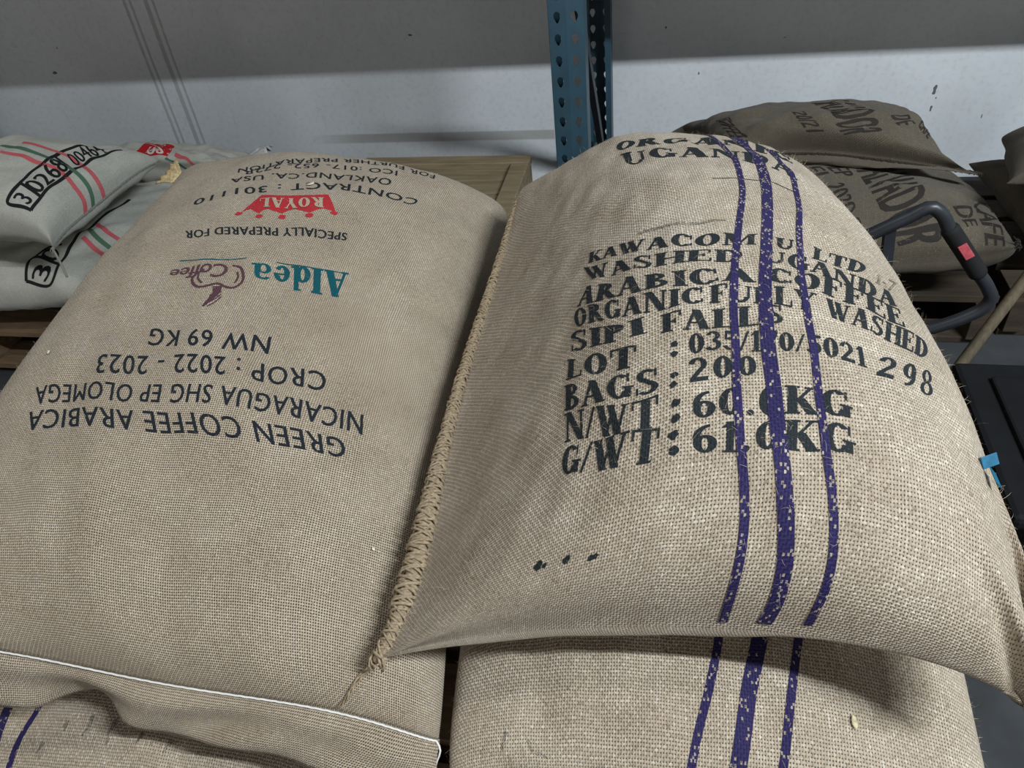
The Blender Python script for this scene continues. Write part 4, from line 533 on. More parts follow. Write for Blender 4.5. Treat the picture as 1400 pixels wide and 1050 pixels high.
  {"k":"S0","p":[[0.0761,-0.6719],[0.0658,-0.6998]],"w0":0.006,"w1":0.002,"m":"inkfaint","n":"ink_smudge"},
  {"k":"S0","p":[[-0.1756,-0.7218],[-0.1876,-0.7562]],"w0":0.006,"w1":0.002,"m":"inkfaint","n":"ink_smudge"},
  {"k":"S0","p":[[0.147,-0.6759],[0.1347,-0.7166]],"w0":0.006,"w1":0.002,"m":"inkfaint","n":"ink_smudge"},
  {"k":"S2","p":[[-0.5359,-0.7443],[-0.5522,-0.8073]],"w0":0.004,"w1":0.002,"m":"inkfaint","n":"ink_smudge"},
  {"k":"S2","p":[[-0.4586,-0.7752],[-0.4445,-0.8195]],"w0":0.004,"w1":0.002,"m":"inkfaint","n":"ink_smudge"},
  {"k":"S2","p":[[-0.4284,-0.825],[-0.3995,-0.8432]],"w0":0.004,"w1":0.002,"m":"inkfaint","n":"ink_smudge"},
  {"k":"S2","p":[[-0.0978,-0.5275],[-0.0907,-0.5381]],"w0":0.004,"w1":0.002,"m":"inkfaint","n":"ink_smudge"},
 ],
 'PG': [
  {"k":"L","p":[[-0.0971,0.3163],[-0.0432,0.3117],[0.0136,0.3206],[0.0687,0.3251],[0.1165,0.3405],[0.1462,0.3029],[0.1699,0.2698],[0.148,0.2695],[0.1282,0.2712],[0.112,0.2577],[0.0965,0.2428],[0.0717,0.2484],[0.0436,0.2563],[0.0241,0.2484],[0.0117,0.2338],[-0.0154,0.2376],[-0.0365,0.2426],[-0.0492,0.2366],[-0.0548,0.2215],[-0.0756,0.232],[-0.0934,0.2427],[-0.1044,0.2379],[-0.1167,0.2249],[-0.107,0.267]],"m":"red","n":"printed_crown"},
  {"k":"C","p":[[-0.2099,-0.3951],[-0.2339,-0.0998],[-0.0871,-0.0746],[0.0372,-0.4165],[0.0405,-0.6298],[-0.0813,-0.6851],[-0.2078,-0.6178]],"m":"red","n":"printed_patch"},
 ],
 'X': {"hem":[[-0.8879,0.3045,0.565],[-0.7954,0.3057,0.565],[-0.7388,0.3104,0.565],[-0.6868,0.3199,0.565],[-0.6607,0.3384,0.565],[-0.6366,0.346,0.565],[-0.6063,0.3365,0.565],[-0.5695,0.3155,0.565],[-0.5204,0.3097,0.565],[-0.4565,0.3062,0.565],[-0.3949,0.3029,0.565],[-0.3263,0.2972,0.565],[-0.25,0.2826,0.565],[-0.2033,0.2789,0.565]],"tag":[[0.6721,-0.4431],[0.6788,-0.475]],"tail":[[0.622,-0.8327],[0.5804,-0.8753],[0.5534,-0.9305],[0.5182,-0.9722]],"leaf":[0.3437,-0.6465],"chip":[0.0345,0.3903],"chip2":[-0.4849,-0.1995],"chip3":[0.5926,-0.5574]},
}
# ---------------------------------------------------------------- surfaces of the room
CHIPS = ((.835,.315,.008,.024),(.838,.250,.005,.012),(.846,.285,.004,.006),(1.004,.217,.003,.012),(.06,.398,.003,.007),(-.058,.553,.006,.010),(-.964,.571,.010,.005),(-2.491,.493,.013,.008))
def wall_mat():
    m, nt, bs = newmat('painted_wall'); g = NG(nt); tc = g.n('ShaderNodeTexCoord').outputs['Object']
    sp = g.n('ShaderNodeSeparateXYZ'); g.set(sp.inputs[0], tc); x, z = sp.outputs[0], sp.outputs[2]
    big = g.noise(tc, 1.6, 5, .6); fine = g.noise(tc, 60., 4, .6)
    c = g.mix(g.ramp(big, .35, .75), srgb(230,234,237), srgb(214,218,221)); c = g.mix(g.m('MULTIPLY', g.ramp(fine, .45, .8), .25), c, srgb(170,172,172))
    wob = g.m('MULTIPLY', g.m('SUBTRACT', g.noise(tc, 3., 2), .5), .012)
    lines = None
    for x0, w in ((-2.055, .006), (-2.03, .005), (-1.965, .009), (-1.935, .005)):
        d = g.m('ABSOLUTE', g.m('ADD', g.m('SUBTRACT', x, x0), wob)); l = g.m('LESS_THAN', d, w); lines = l if lines is None else g.m('MAXIMUM', lines, l)
    lines = g.m('MULTIPLY', lines, g.ramp(g.noise(tc, 25., 3), .12, .42))
    c = g.mix(g.m('MULTIPLY', lines, .42), c, srgb(120,116,110))
    shadow_band = g.m('MULTIPLY', g.m('MULTIPLY', g.ramp(z, .168, .176), g.ramp(z, .212, .204)), g.m('MULTIPLY', g.ramp(x, -1.5, -1.2), g.m('LESS_THAN', x, -.46)))
    c = g.mix(g.m('MULTIPLY', shadow_band, .6), c, srgb(150,146,138))  # thin horizontal shadow painted into the wall colour
    chips = g.m('MULTIPLY', g.ramp(g.noise(tc, 22., 4, .7), .70, .73), g.ramp(g.noise(tc, 2.2, 2), .50, .60))
    c = g.mix(g.m('MULTIPLY', chips, .8), c, srgb(58,60,62))
    for cx_, cz_, rx_, rz_ in CHIPS:
        dn = g.m('MULTIPLY', g.m('SUBTRACT', g.noise(tc, 75., 4), .5), 3.2)
        d = g.m('ADD', g.m('ADD', g.m('POWER', g.m('DIVIDE', g.m('SUBTRACT', x, cx_), rx_), 2.), g.m('POWER', g.m('DIVIDE', g.m('SUBTRACT', z, cz_), rz_), 2.)), dn)
        c = g.mix(g.m('MULTIPLY', g.m('LESS_THAN', d, .55), .85), c, srgb(52,54,56))
    scuff = g.ramp(g.noise(g.xyz(g.m('MULTIPLY', x, 5), 0., g.m('MULTIPLY', z, 1.2)), 4., 5, .7), .62, .8)
    c = g.mix(g.m('MULTIPLY', scuff, .35), c, srgb(140,140,138))
    g.set(bs.inputs['Base Color'], c); bs.inputs['Roughness'].default_value = .6; bs.inputs['Specular IOR Level'].default_value = .3
    bump(g, bs, g.m('ADD', g.m('MULTIPLY', big, 1.), g.m('MULTIPLY', fine, .12)), .35, .01); return m
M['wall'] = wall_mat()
M['floor'] = plain('concrete', srgb(56,58,60), .8, var=.3, scale=5., bumpd=.003)
M['ceil'] = plain('ceiling_paint', srgb(150,152,152), .8, var=.08)
def struct(name, c, s, mat, **k):
    bm = bmesh.new(); box(bm, (0, 0, 0), s); o = bm_obj(name, bm, mat); o.location = c; o['kind'] = 'structure'; return o
X0, X1, Y0, Y1, ZC = -4.2, 3.6, -4.5, 2.80, 3.7
struct('floor', ((X0+X1)/2, (Y0+Y1)/2, -.06), (X1-X0+.4, Y1-Y0+.4, .12), M['floor'])
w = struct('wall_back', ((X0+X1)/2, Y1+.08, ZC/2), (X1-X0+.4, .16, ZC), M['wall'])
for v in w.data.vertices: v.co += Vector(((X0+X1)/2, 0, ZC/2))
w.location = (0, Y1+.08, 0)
struct('wall_left', (X0-.08, (Y0+Y1)/2, ZC/2), (.16, Y1-Y0, ZC), M['ceil'])
struct('wall_right', (X1+.08, (Y0+Y1)/2, ZC/2), (.16, Y1-Y0, ZC), M['ceil'])
struct('ceiling', ((X0+X1)/2, (Y0+Y1)/2, ZC+.06), (X1-X0+.4, Y1-Y0+.4, .12), M['ceil'])

# ---------------------------------------------------------------- sacks
SK = {k: Sack(p) for k, p in SD.items()}
def zmin(p):
    q = np.linspace(-1, 1, 25); A, B = np.meshgrid(q, q); return float(surf(p, A, B, -1)[..., 2].min())
INFO = {
 'L': ('fine', 150, 210, 'tan burlap coffee sack with upside-down print and a white thread across its near end', 'front sacks on the pallet'),
 'R': ('coarse', 150, 210, 'topmost plump burlap sack with bold black serif print and three purple stripes', 'front sacks on the pallet'),
 'S2': ('coarse', 110, 170, 'purple-striped burlap sack lying directly under the topmost serif-printed sack', 'front sacks on the pallet'),
 'S0': ('coarse', 110, 170, 'burlap sack with dark ink smudges under the near end of the upside-down printed sack', 'front sacks on the pallet'),
 'H': ('coarse', 50, 60, 'lowest burlap sack at the bottom right of the front stack, on the pallet boards', 'front sacks on the pallet'),
 'A': ('white', 80, 70, 'off-white sack with red and green stripes, topmost of the pile at left', 'white sacks at left'),
 'B': ('white', 80, 70, 'off-white striped sack squeezed between the left pallet and the top white sack', 'white sacks at left'),
 'C': ('white', 80, 70, 'off-white sack with a red printed patch, behind the left pile near the wall', 'white sacks at left'),
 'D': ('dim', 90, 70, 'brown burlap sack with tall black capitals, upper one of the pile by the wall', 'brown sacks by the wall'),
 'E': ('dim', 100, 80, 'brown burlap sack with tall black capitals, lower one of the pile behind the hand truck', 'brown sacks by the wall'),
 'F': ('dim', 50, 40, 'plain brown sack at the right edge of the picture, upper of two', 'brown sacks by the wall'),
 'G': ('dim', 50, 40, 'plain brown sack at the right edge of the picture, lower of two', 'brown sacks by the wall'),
}
ROOT = {}
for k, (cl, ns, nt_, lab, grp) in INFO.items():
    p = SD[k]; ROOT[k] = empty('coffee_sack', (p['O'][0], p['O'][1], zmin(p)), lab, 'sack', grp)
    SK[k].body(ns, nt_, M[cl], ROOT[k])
bpy.context.view_layer.update()
def pm(ink, k): return P_[(ink, INFO[k][0])]
for t in TD['T']:
    f = t['f']; s = t['s']
    if f in ('serif', 'slab', 'cond'): V, F = serif_text(s, t.get('gap', {'serif': .05, 'slab': .04, 'cond': .03}[f]))
    elif f == 'sans': V, F = sans_text(s, .0, 0, 1.10, .022)
    elif f == 'sansb': V, F = sans_text(s, .0, 0, 1.08, .05)
    elif f == 'italic': V, F = sans_text(s, .0, .3, .95, .04)
    elif f == 'num': V, F = sans_text(s, .0, 0, 1.04, .05)
    else: V, F = sans_text(s, .0, 0, 1.06, .07)
    put_print(SK[t['k']], V, F, t['b'], t['t'], pm(t['ink'], t['k']), ROOT[t['k']], 'printed_text', .0006+t.get('lift', 0), t.get('inset', 0))
for i, (k, st, r, ink) in enumerate(TD['D']): put_dot(SK[k], st, r, pm(ink, k), ROOT[k], 'printed_dot', i)
for r in TD['RB']: put_ribbon(SK[r['k']], r['p'], r['w0'], r['w1'], pm(r['m'], r['k']), ROOT[r['k']], r['n'], .0009 if r['n'] == 'stripe' and r['k'] == 'R' else .0005)
for r in TD['PG']: put_poly(SK[r['k']], r['p'], pm(r['m'], r['k']), ROOT[r['k']], r['n'])
XD = TD['X']

M['jute'] = plain('jute_cord', srgb(158,141,117), .9, var=.3, scale=300., spec=.1)
M['thread'] = plain('white_thread', srgb(232,230,224), .7, var=.06, scale=90.)
M['fibre'] = plain('loose_jute', srgb(196,182,158), .9, var=.15, scale=60., spec=.1)
M['straw'] = plain('golden_straw', srgb(184,164,122), .5, var=.35, scale=200.)
M['film'] = plain('grey_film', srgb(176,178,174), .35, var=.2, scale=40., spec=.6)

# white closing thread, hem flap of the upside-down printed sack
p = SD['L']; sg = np.linspace(-1, 1, 160); seam = surf(p, sg, -np.ones(160), 1)
hem = catmull(np.array(XD['hem']), 160); hs = hem
rows = 15; V = []; UV = []; rn = np.random.RandomState(4)
su = SK['L'].uv(sg, -np.ones(160))
for i in range(160):
    for j in range(rows):
        w_ = j/(rows-1); P = seam[i]*(1-w_)+hs[i]*w_
        fold = .010*sin(pi*min(1, w_*1.02))*(1+.4*sin(i*.11)) + .0035*sin(w_*8+.7*sin(i*.07)) *min(1, w_*4) + .004*sin(i*.23+w_*3)*w_
        V.append(P+np.array([0, -.75, .66])*fold); UV.append((su[i, 0], su[i, 1]-.075*w_))
F = [(i*rows+j, (i+1)*rows+j, (i+1)*rows+j+1, i*rows+j+1) for i in range(159) for j in range(rows-1)]
o = mesh_obj('hem_flap', V, F, M['fine'], ROOT['L'], UV); md = o.modifiers.new('thickness', 'SOLIDIFY'); md.thickness = .002
tag(o, 'loose folded hem hanging below the white thread')
th = seam[2:-1]+np.array([0, -.004, .0045]); th = th+np.stack([0*sg[2:-1], 0*sg[2:-1], .0006*np.sin(sg[2:-1]*190)], -1)
end = th[-1]; tail = np.array([end+np.array([.004, -.004, -.004]), end+np.array([.000, -.016, -.02]), end+np.array([.003, -.024, -.05])])
V, F = tube(np.concatenate([th, catmull(np.vstack([end, tail]), 12)[1:]]),   .0011, 8)
tag(mesh_obj('closing_thread', V, F, M['thread'], ROOT['L']), 'white closing thread')

# overlocked seam of the serif-printed sack
def overlock(k, sgs, tas, r, pitch, mat, name='seam_stitching', wide=None):
    sk = SK[k]; n = len(sgs); P = surf(SD[k], sgs, tas, 1); d = np.r_[0, np.cumsum(np.linalg.norm(np.diff(P, axis=0), axis=1))]
    m = int(d[-1]/pitch); x = np.linspace(0, d[-1], m); C = np.stack([np.interp(x, d, P[:, i]) for i in range(3)], -1)
    T = np.gradient(C, axis=0); T /= np.linalg.norm(T, axis=1)[:, None]; VV = []; FF = []
    up = np.array([0, -.25, .97]); rn = np.random.RandomState(2)
    W = np.ones(m) if wide is None else np.interp(np.linspace(0, 1, m), np.linspace(0, 1, len(wide)), wide)
    def add(v, f):
        b = len(VV); VV.extend(v); FF.extend([tuple(i+b for i in q) for q in f])
    add(*tube(C+up*r*.25, r*.8*W, 8))
    for i in range(m*2):
        k2 = i % m; sl = 1 if i < m else -1
        s = np.cross(T[k2], up); s /= np.linalg.norm(s); rr = r*W[k2]*rn.uniform(.85, 1.15); u2 = np.cross(s, T[k2]); pts = []
        jit = rn.uniform(-.5, .5)*pitch; skew = sl*rn.uniform(.8, 2.0) if i < m else sl*rn.uniform(.2, 1.4)
        for a in np.linspace(-.2, 1.2, 7):
            an = pi*a; pts.append(C[k2]+u2*r*.15+rr*(1.25*cos(an)*s+.95*sin(an)*u2)+T[k2]*(pitch*(a-.5)*2*skew+jit))
        add(*tube(pts, r*.22*rn.uniform(.7, 1.25)*(.6+.4*W[k2]), 5))
    return tag(mesh_obj(name, VV, FF, mat, ROOT[k]), kind='stuff')
tq = np.linspace(1, -1, 200)
overlock('R', -np.ones(200), tq, .0062, .0056, M['jute'], wide=[.75, .8, .85, .9, .95, 1, 1.05, 1.25, 1.7, 1.8, .9])
overlock('D', np.linspace(-1, 1, 120), -np.ones(120), .0042, .009, M['dim'])
overlock('E', np.ones(100), np.linspace(-1, 1, 100), .006, .010, M['dim'])
overlock('A', np.ones(60), np.linspace(-1, 1, 60), .0035, .008, M['white'])
# jute tail of that seam lying on the left sack
c0 = surf(SD['R'], -1., -1., 1); tl = np.array([SK['L'].at(np.array(a), np.array(b), .004)[0] for a, b in XD['tail']])
pts = catmull(np.vstack([c0, tl]), 40)
V = []; F = []
for q in range(3):
    w_ = np.linspace(0, 1, 40)[:, None]; off = np.stack([.0022*np.cos(w_[:, 0]*14+q*2.1), .0018*np.sin(w_[:, 0]*14+q*2.1), .0016*np.sin(w_[:, 0]*17+q)], -1)
    v, f = tube(pts+off, np.linspace(.0016, .0007, 40), 6); b = len(V); V += list(v); F += [tuple(i+b for i in z) for z in f]
tag(mesh_obj('seam_tail', V, F, M['jute'], ROOT['R']), 'frayed jute tail of the side seam')
# twisted string at the white sack's corner
c0 = surf(SD['A'], 1., -1., 1); V, F = tube(catmull([c0, c0+np.array([.012, -.01, -.006]), c0+np.array([.022, -.02, -.035]), c0+np.array([.030, -.03, -.06])], 20), .003, 7)
mesh_obj('corner_string', V, F, M['white'], ROOT['A'])
def ruffle(k, base, d, w, ln, n, amp, mat, name, seed):
    """crumpled loose cloth end: a fan with folds"""
    rn = np.random.RandomState(seed); d = np.array(d, float); d /= np.linalg.norm(d); w = np.array(w, float); V = []; F = []; m = 9
    up = np.cross(w, d); up /= np.linalg.norm(up)
    for i in range(n):
        a = i/(n-1)*2-1; le = ln*rn.uniform(.92, 1.04)
        for j in range(m):
            t = j/(m-1); V.append(np.array(base)+w*a*(.5+.7*t)+d*le*t+up*amp*(sin(i*1.9)*t+.5*sin(i*.8+t*5)*t)+np.array([0, 0, -.25*ln*t*t]))
    F = [(i*m+j, (i+1)*m+j, (i+1)*m+j+1, i*m+j+1) for i in range(n-1) for j in range(m-1)]
    o = mesh_obj(name, V, F, mat, ROOT[k]); md = o.modifiers.new('thickness', 'SOLIDIFY'); md.thickness = .0015; return o
c0 = surf(SD['L'], -.97, .97, 1)
tag(ruffle('L', c0+np.array([-.0, -.02, .0]), (-.5, .3, .25), (.012, .026, .012), .045, 16, .0035, M['straw'], 'corner_ear', 1), 'golden frayed corner ear')
c0 = surf(SD['C'], 1., .3, 1)
tag(ruffle('C', c0+np.array([-.04, 0, .02]), (.8, .1, .35), (.0, .06, .02), .10, 22, .014, M['film'], 'sack_mouth', 2), 'crumpled grey lining at the sack mouth')

# loose fibres standing off the weave
def fibres(k, n, seed, ln=(.004, .011)):
    rn = np.random.RandomState(seed); sg = rn.uniform(-.99, .99, n); ta = rn.uniform(-.99, .99, n); P, N = SK[k].at(sg, ta, 0.)
    V = []; F = []
    for i in range(n):
        t = rn.normal(size=3); t -= N[i]*(t@N[i])*.75; t /= np.linalg.norm(t)+1e-9; L = rn.uniform(*ln); s = np.cross(t, N[i])*.00012; bend = rn.normal(size=3)*.25
        b = len(V)
        for j in range(4):
            q = j/3; c = P[i]+(t*q+N[i]*(.9*q-.6*q*q)+bend*q*q)*L; V.append(c-s*(1-q*.7)); V.append(c+s*(1-q*.7))
        for j in range(3): F.append((b+2*j, b+2*j+1, b+2*j+3, b+2*j+2))
    return tag(mesh_obj('loose_fibres', V, F, M['fibre'], ROOT[k]), kind='stuff')
fibres('R', 5200, 1); fibres('L', 2600, 2, (.003, .008)); fibres('S2', 1800, 3); fibres('S0', 700, 4); fibres('E', 900, 5, (.006, .014))
# blue tape tag on the far flank of the serif-printed sack
M['tape'] = plain('blue_tape', srgb(30,102,134), .35, var=.25, scale=80., spec=.6)
for i, (a, b) in enumerate(XD['tag']):
    P, N = SK['R'].at(np.array(a), np.array(b), .004); bm = bmesh.new()
    R3 = Matrix.Rotation(.5+i*1.1, 3, 'Z') @ Matrix.Rotation(.9, 3, 'X'); box(bm, tuple(P+np.array([.003, .0, .001])), (.017, .011, .0012), R3, .0004)
    tag(bm_obj('tape_tag', bm, M['tape'], ROOT['R']), 'shiny blue tape tag')
# bits of chaff
M['chaff'] = plain('chaff', srgb(226,220,200), .6, var=.12, scale=200.); M['leaf'] = plain('dry_leaf', srgb(196,184,148), .7, var=.3, scale=150.)
def flake(name, k, st, ln, wd, ang, mat, label, cat):
    P, N = SK[k].at(np.array(st[0]), np.array(st[1]), .0012); N = Vector(N); t = N.orthogonal().normalized(); t = Matrix.Rotation(ang, 3, N) @ t; s = N.cross(t); V = []; F = []
    for i in range(7):
        q = i/6*2-1; hw = wd*.5*(1-q*q)**.6+.0003
        for j, m_ in enumerate((-1, 0, 1)): V.append(np.array(Vector(P)+t*q*ln*.5+s*m_*hw+N*(.0012*abs(m_)+.001*q*q)))
    F = [(i*3+j, i*3+j+1, i*3+j+4, i*3+j+3) for i in range(6) for j in range(2)]
    o = mesh_obj(name, V, F, mat, None, None, True, P); md = o.modifiers.new('thickness', 'SOLIDIFY'); md.thickness = .0006; return tag(o, label, cat)
flake('leaf_fragment', 'S2', XD['leaf'], .013, .005, .9, M['leaf'], 'dry yellow leaf fragment on the lower purple-striped sack', 'leaf')
flake('chaff_flake', 'L', XD['chip'], .016, .008, .3, M['chaff'], 'pale chaff flake beside the red crown print', 'chaff')
flake('chaff_flake', 'L', XD['chip2'], .007, .004, 1.2, M['chaff'], 'white chaff flake near the left edge of the upside-down printed sack', 'chaff')
flake('chaff_flake', 'L', XD['chip3'], .004, .0025, 2.0, M['chaff'], 'tiny pale chaff flake low on the bare part of the upside-down printed sack', 'chaff')

# ---------------------------------------------------------------- pallets
M['wood'] = plain('pallet_wood', srgb(108,88,66), .8, var=.3, scale=6., bumpd=.002, stretch=(1, 8, 8))
M['wood2'] = plain('crate_wood', srgb(124,110,86), .75, var=.2, scale=7., bumpd=.001, stretch=(1.2, 9, 9))
M['wood_shaded'] = plain('shaded_pallet_wood', srgb(60,50,39), .85, var=.3, scale=6., bumpd=.002, stretch=(1, 8, 8))  # pallet wood with the shade near the wall put into its colour
def pallet(name, x0, x1, y0, y1, ztop, h, label, group, nb=7, mat='wood'):
    r = empty(name, ((x0+x1)/2, (y0+y1)/2, ztop-h), label, 'pallet', group); bt = .02; pitch = (y1-y0)/nb
    for i in range(nb):
        bm = bmesh.new(); yc = y0+pitch*(i+.5)
        box(bm, ((x0+x1)/2, yc, ztop-bt/2), (x1-x0, pitch*.80, bt), None, .002); bm_obj('deck_board', bm, M[mat], r)
    for x in (x0+.03, (x0+x1)/2, x1-.03):
        bm = bmesh.new(); box(bm, (x, (y0+y1)/2, ztop-bt-(h-2*bt)/2), (.045, y1-y0, h-2*bt), None, .002); bm_obj('stringer', bm, M[mat], r)
    for i in (0, nb//2, nb-1):
        bm = bmesh.new(); yc = y0+pitch*(i+.5); box(bm, ((x0+x1)/2, yc, ztop-h+bt/2), (x1-x0, pitch*.80, bt), None, .002); bm_obj('bottom_board', bm, M[mat], r)
    return r
pallet('wooden_pallet', -1.02, .42, .30, 1.34, .14, .14, 'wooden pallet on the floor at the base of the front sacks', 'pallets')
pallet('wooden_pallet', -1.02, .42, .30, 1.34, .281, .14, 'upper wooden pallet directly beneath the front sacks', 'pallets')
pallet('wooden_pallet', -2.75, -1.36, 1.50, 2.52, .165, .145, 'wooden pallet under the off-white striped sacks at left', 'pallets')
pallet('wooden_pallet', -.12, .82, 1.80, 2.55, .15, .15, 'wooden pallet under the brown sacks by the wall', 'pallets', 6, 'wood_shaded')
pallet('wooden_pallet', .86, 1.70, 1.84, 2.50, .14, .14, 'wooden pallet under the plain brown sacks at the right edge', 'pallets', 5, 'wood_shaded')
# crate behind the upside-down printed sack
r = empty('wooden_crate', (-.65, 1.80, 0), 'pale wooden crate behind the upside-down printed sack, beside the rack post', 'crate')
cx0, cx1, cy0, cy1, ct = -.90, -.405, 1.56, 2.04, .45
for y in (cy0+.025, cy1-.025):
    bm = bmesh.new(); box(bm, ((cx0+cx1)/2, y, ct-.012), (cx1-cx0, .05, .024), None, .003); bm_obj('top_rail', bm, M['wood2'], r)
for x in (cx0+.025, cx1-.025):
    bm = bmesh.new(); box(bm, (x, (cy0+cy1)/2, ct-.013), (.05, cy1-cy0-.1, .024), None, .003); bm_obj('top_rail', bm, M['wood2'], r)
for i in range(5):
    bm = bmesh.new(); y = cy0+.05+(cy1-cy0-.1)*(i+.5)/5; box(bm, ((cx0+cx1)/2, y, ct-.026), (cx1-cx0-.1, (cy1-cy0-.1)/5-.006, .016), None, .002); bm_obj('lid_plank', bm, M['wood2'], r)
for i in range(4):
    z = .06+i*.105
    for y in (cy0+.012, cy1-.012):
        bm = bmesh.new(); box(bm, ((cx0+cx1)/2, y, z), (cx1-cx0-.004, .018, .092), None, .002); bm_obj('side_slat', bm, M['wood2'], r)
    for x in (cx0+.012, cx1-.012):
        bm = bmesh.new(); box(bm, (x, (cy0+cy1)/2, z), (.018, cy1-cy0-.05, .092), None, .002); bm_obj('side_slat', bm, M['wood2'], r)
for x in (cx0+.04, cx1-.04):
    for y in (cy0+.04, cy1-.04):
        bm = bmesh.new(); box(bm, (x, y, .21), (.036, .036, .42), None, .002); bm_obj('corner_post', bm, M['wood2'], r)

# ---------------------------------------------------------------- storage rack
M['rack'] = plain('rack_blue', srgb(50,78,92), .45, var=.16, scale=9., spec=.5)
M['rackdark'] = plain('rack_dark_steel', srgb(44,50,56), .5, var=.15, scale=9.)
def hole_cell(V, F, o, ex, ez, w, h, flip=False):
    """a strip cell w x h with a teardrop hole; o = lower-left corner"""
    n0 = len(V); cx, cy = w/2, h/2; cor = [math.atan2(sy*h/2, sx*w/2) for sx, sy in ((1, 1), (-1, 1), (-1, -1), (1, -1))]
    an = sorted([2*pi*k/16-pi+.02 for k in range(16)]+cor); n = len(an)
    for a in an:
        t = min((w/2)/max(1e-9, abs(cos(a))), (h/2)/max(1e-9, abs(sin(a)))); V.append(o+ex*(cx+cos(a)*t)+ez*(cy+sin(a)*t))
    for a in an:
        rx = .0088 if sin(a) > 0 else .0088*(1-.42*min(1, -sin(a)*1.1)); V.append(o+ex*(cx+cos(a)*rx)+ez*(cy+sin(a)*(.0115 if sin(a) > 0 else .0155)))
    for k in range(n): k2 = (k+1) % n; F.append((n0+k, n0+k2, n0+n+k2, n0+n+k))
def upright(x0, yf, back, ztop, parent):
    """perforated channel post: face at y=yf, flanges running towards back (+1/-1)"""
    V = []; F = []; ez = np.array([0, 0, 1.]); n = int(ztop/.0508); w = .042
    cols = [(np.array([x0, yf, 0]), np.array([w, -back*.004, 0])), (np.array([x0+w, yf-back*.004, 0]), np.array([w, back*.004, 0]))]
    for o, e in cols:
        ex = e/np.linalg.norm(e)
        for i in range(n): hole_cell(V, F, o+ez*i*.0508, ex, ez, np.linalg.norm(e), .0508)
    for x, sgn in ((x0, 1), (x0+2*w, -1)):
        b = len(V); H = n*.0508
        for z in (0, H):
            V += [np.array([x, yf, z]), np.array([x, yf+back*.066, z]), np.array([x+sgn*.018, yf+back*.066, z])]
        F += [(b, b+1, b+4, b+3), (b+1, b+2, b+5, b+4)]
    o = mesh_obj('upright_post', V, F, M['rack'], parent, None, False); md = o.modifiers.new('sheet', 'SOLIDIFY'); md.thickness = .0022; md.offset = 0
    bm = bmesh.new(); box(bm, (x0+w, yf+back*.033, .004), (.13, .11, .008), None, .001); bm_obj('foot_plate', bm, M['rackdark'], parent); return o
def bar3(name, a, b, w, d, mat, parent):
    a = Vector(a); b = Vector(b); q = (b-a); R3 = q.to_track_quat('Z', 'X').to_matrix(); bm = bmesh.new(); box(bm, tuple((a+b)/2), (w, d, q.length), R3, .002); return bm_obj(name, bm, mat, parent)
RX = -.316
rack = empty('storage_rack', (RX+.042, 2.33, 0), 'blue perforated steel storage rack standing against the white wall', 'rack')
for x in (RX, -2.95, 2.35):
    upright(x, 1.94, 1, 2.7, rack); upright(x, 2.72, -1, 2.7, rack)
    bar3('diagonal_brace', (x+.05, 1.985, .98), (x+.05, 2.67, .16), .034, .02, M['rackdark'], rack)
    bar3('diagonal_brace', (x+.05, 2.67, 1.9), (x+.05, 1.985, 1.05), .034, .02, M['rackdark'], rack)
    bar3('cross_brace', (x+.042, 1.985, .145), (x+.042, 2.67, .145), .034, .02, M['rackdark'], rack)
for xa, xb in ((-2.866, RX), (RX+.084, 2.35)):
    for y in (1.955, 2.705): bar3('shelf_beam', (xa, y, 1.247), (xb, y, 1.247), .153, .04, M['rack'], rack)

for xa, xb, yd in ((-2.866, RX, 1.952), (RX+.084, 2.35, 1.936)):
    for i in range(8):
        wd = (2.72-yd)/8; bm = bmesh.new(); box(bm, ((xa+xb)/2, yd+wd*(i+.5), 1.336), (xb-xa, wd-.003, .022), None, .002); bm_obj('deck_plank', bm, M['wood'], rack)

# ---------------------------------------------------------------- hand truck, pole
M['tube'] = plain('dark_blue_tube', srgb(42,45,50), .4, var=.2, scale=14., spec=.5); M['rubber'] = plain('black_foam', srgb(18,18,20), .8, var=.2)
M['redlabel'] = plain('red_label', srgb(190,84,92), .5, var=.2, scale=160.)
ht = empty('hand_truck', (.0, 1.42, 0), 'dark hand truck with a looped tube handle and black grip beside the top sack', 'hand truck')
loop = [(-.10, 1.44, .257), (.16, 1.40, .439), (.36, 1.37, .579), (.42, 1.362, .622), (.451, 1.36, .641), (.470, 1.36, .628), (.490, 1.36, .598), (.524, 1.36, .555), (.560, 1.36, .508), (.588, 1.36, .472), (.600, 1.36, .448), (.592, 1.36, .424), (.570, 1.36, .406), (.49, 1.365, .358), (.30, 1.39, .222), (.06, 1.43, .052)]
V, F = tube(catmull(loop, 140), .0125, 14); mesh_obj('handle_tube', V, F, M['tube'], ht)
gp = catmull([(.488, 1.36, .601), (.524, 1.36, .555), (.566, 1.36, .500)], 24)
V, F = tube(gp, [.0165 if 0 < i < 23 else .0135 for i in range(24)], 16); grip = mesh_obj('grip', V, F, M['rubber'], ht)
bm = bmesh.new(); R3 = Matrix.Rotation(radians(52), 3, 'Y') @ Matrix.Rotation(0, 3, 'X'); box(bm, (.524, 1.3440, .560), (.034, .003, .016), R3, .001); bm_obj('grip_label', bm, M['redlabel'], grip)
bar3('cross_strut', (.392, 1.372, .60), (.425, 1.378, .315), .022, .012, M['tube'], ht)
bar3('cross_strut', (.14, 1.405, .42), (.22, 1.405, .165), .022, .012, M['tube'], ht)
bm = bmesh.new(); box(bm, (.33, 1.43, .36), (.20, .02, .16), Matrix.Rotation(radians(-35), 3, 'Y'), .009); bm_obj('back_plate', bm, M['rubber'], ht)
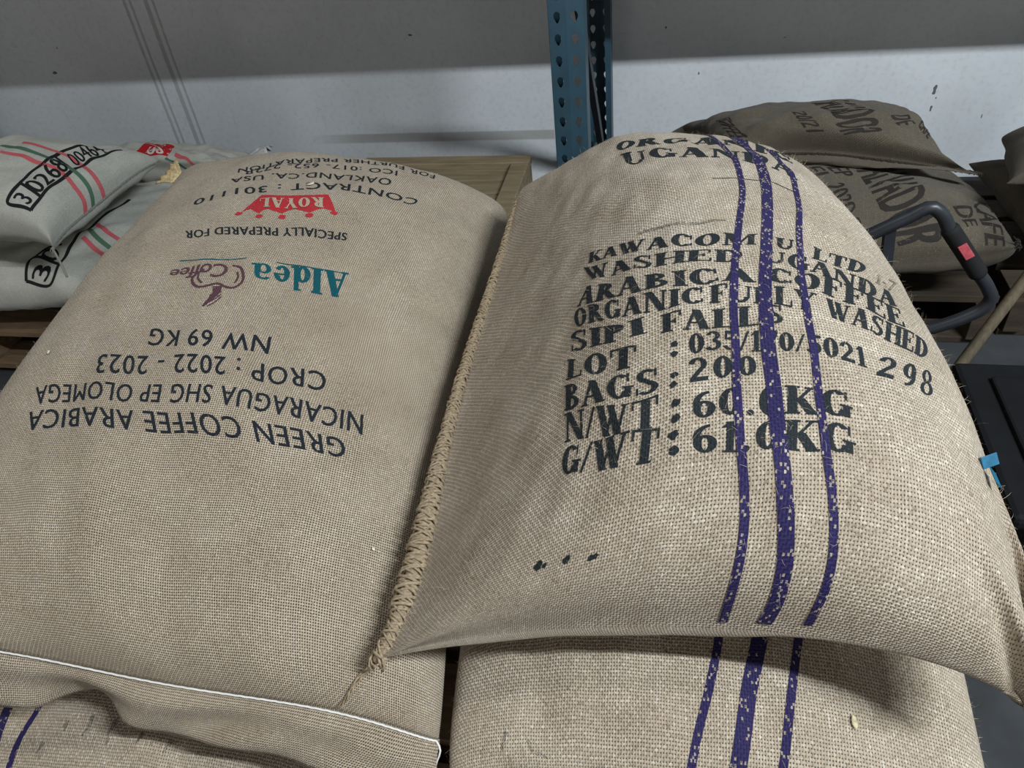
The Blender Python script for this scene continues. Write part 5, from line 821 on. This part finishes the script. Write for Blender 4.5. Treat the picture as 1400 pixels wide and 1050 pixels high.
for y in (1.385, 1.475):
    an = np.linspace(0, 2*pi, 41); V, F = tube(np.stack([-.06+.062*np.cos(an), 0*an+y, .085+.062*np.sin(an)], -1), .022, 10, False); wh = mesh_obj('wheel', V, F, M['rubber'], ht)
    bm = bmesh.new(); bmesh.ops.create_cone(bm, cap_ends=True, segments=24, radius1=.05, radius2=.05, depth=.02, matrix=Matrix.Translation((-.06, y, .085)) @ Matrix.Rotation(pi/2, 4, 'X')); bm_obj('hub', bm, M['tube'], wh)
V, F = tube([(-.06, 1.37, .085), (-.06, 1.49, .085)], .008, 10); mesh_obj('axle', V, F, M['tube'], ht)
bar3('toe_plate', (-.08, 1.43, .012), (.07, 1.43, .012), .10, .006, M['tube'], ht)
M['polewood'] = plain('pole_wood', srgb(100,90,72), .6, var=.2, scale=30., stretch=(6, 6, 1))
V, F = tube(np.array([.557, 1.4285, .013])+np.linspace(0, 1, 40)[:, None]*np.array([.676, .499, 1.252]), .0125, 12)
tag(mesh_obj('wooden_pole', V, F, M['polewood'], None, None, True, (.557, 1.4285, .013)), 'slim wooden pole leaning diagonally to the right of the hand truck', 'pole')

# ---------------------------------------------------------------- black bin added to darken the corner right of the stack
M['bin'] = plain('filler_bin_black_plastic', srgb(18,19,21), .75, var=.2, scale=20., spec=.2)
bx0, bx1, by0, by1, bh = .52, 1.02, .86, 1.24, .36
bn = empty('filler_bin', ((bx0+bx1)/2, (by0+by1)/2, 0), 'black plastic bin added to fill the dark corner right of the front sacks', 'bin')
bm = bmesh.new(); box(bm, ((bx0+bx1)/2, (by0+by1)/2, bh/2), (bx1-bx0-.05, by1-by0-.05, bh), None, .02)
for v in bm.verts:
    f = .90+.10*v.co.z/bh; v.co.x = (bx0+bx1)/2+(v.co.x-(bx0+bx1)/2)*f; v.co.y = (by0+by1)/2+(v.co.y-(by0+by1)/2)*f
bm_obj('filler_bin_body', bm, M['bin'], bn)
bm = bmesh.new(); box(bm, ((bx0+bx1)/2, (by0+by1)/2, bh+.012), (bx1-bx0, by1-by0, .03), None, .01); bm_obj('filler_bin_lid', bm, M['bin'], bn)
bm = bmesh.new(); box(bm, ((bx0+bx1)/2, (by0+by1)/2, bh+.030), (bx1-bx0-.10, by1-by0-.10, .012), None, .005); bm_obj('filler_bin_lid_panel', bm, M['bin'], bn)
for y in (by0-.004, by1+.004):
    bm = bmesh.new(); box(bm, ((bx0+bx1)/2, y, bh-.02), (.09, .012, .06), None, .004); bm_obj('filler_bin_latch', bm, M['bin'], bn)
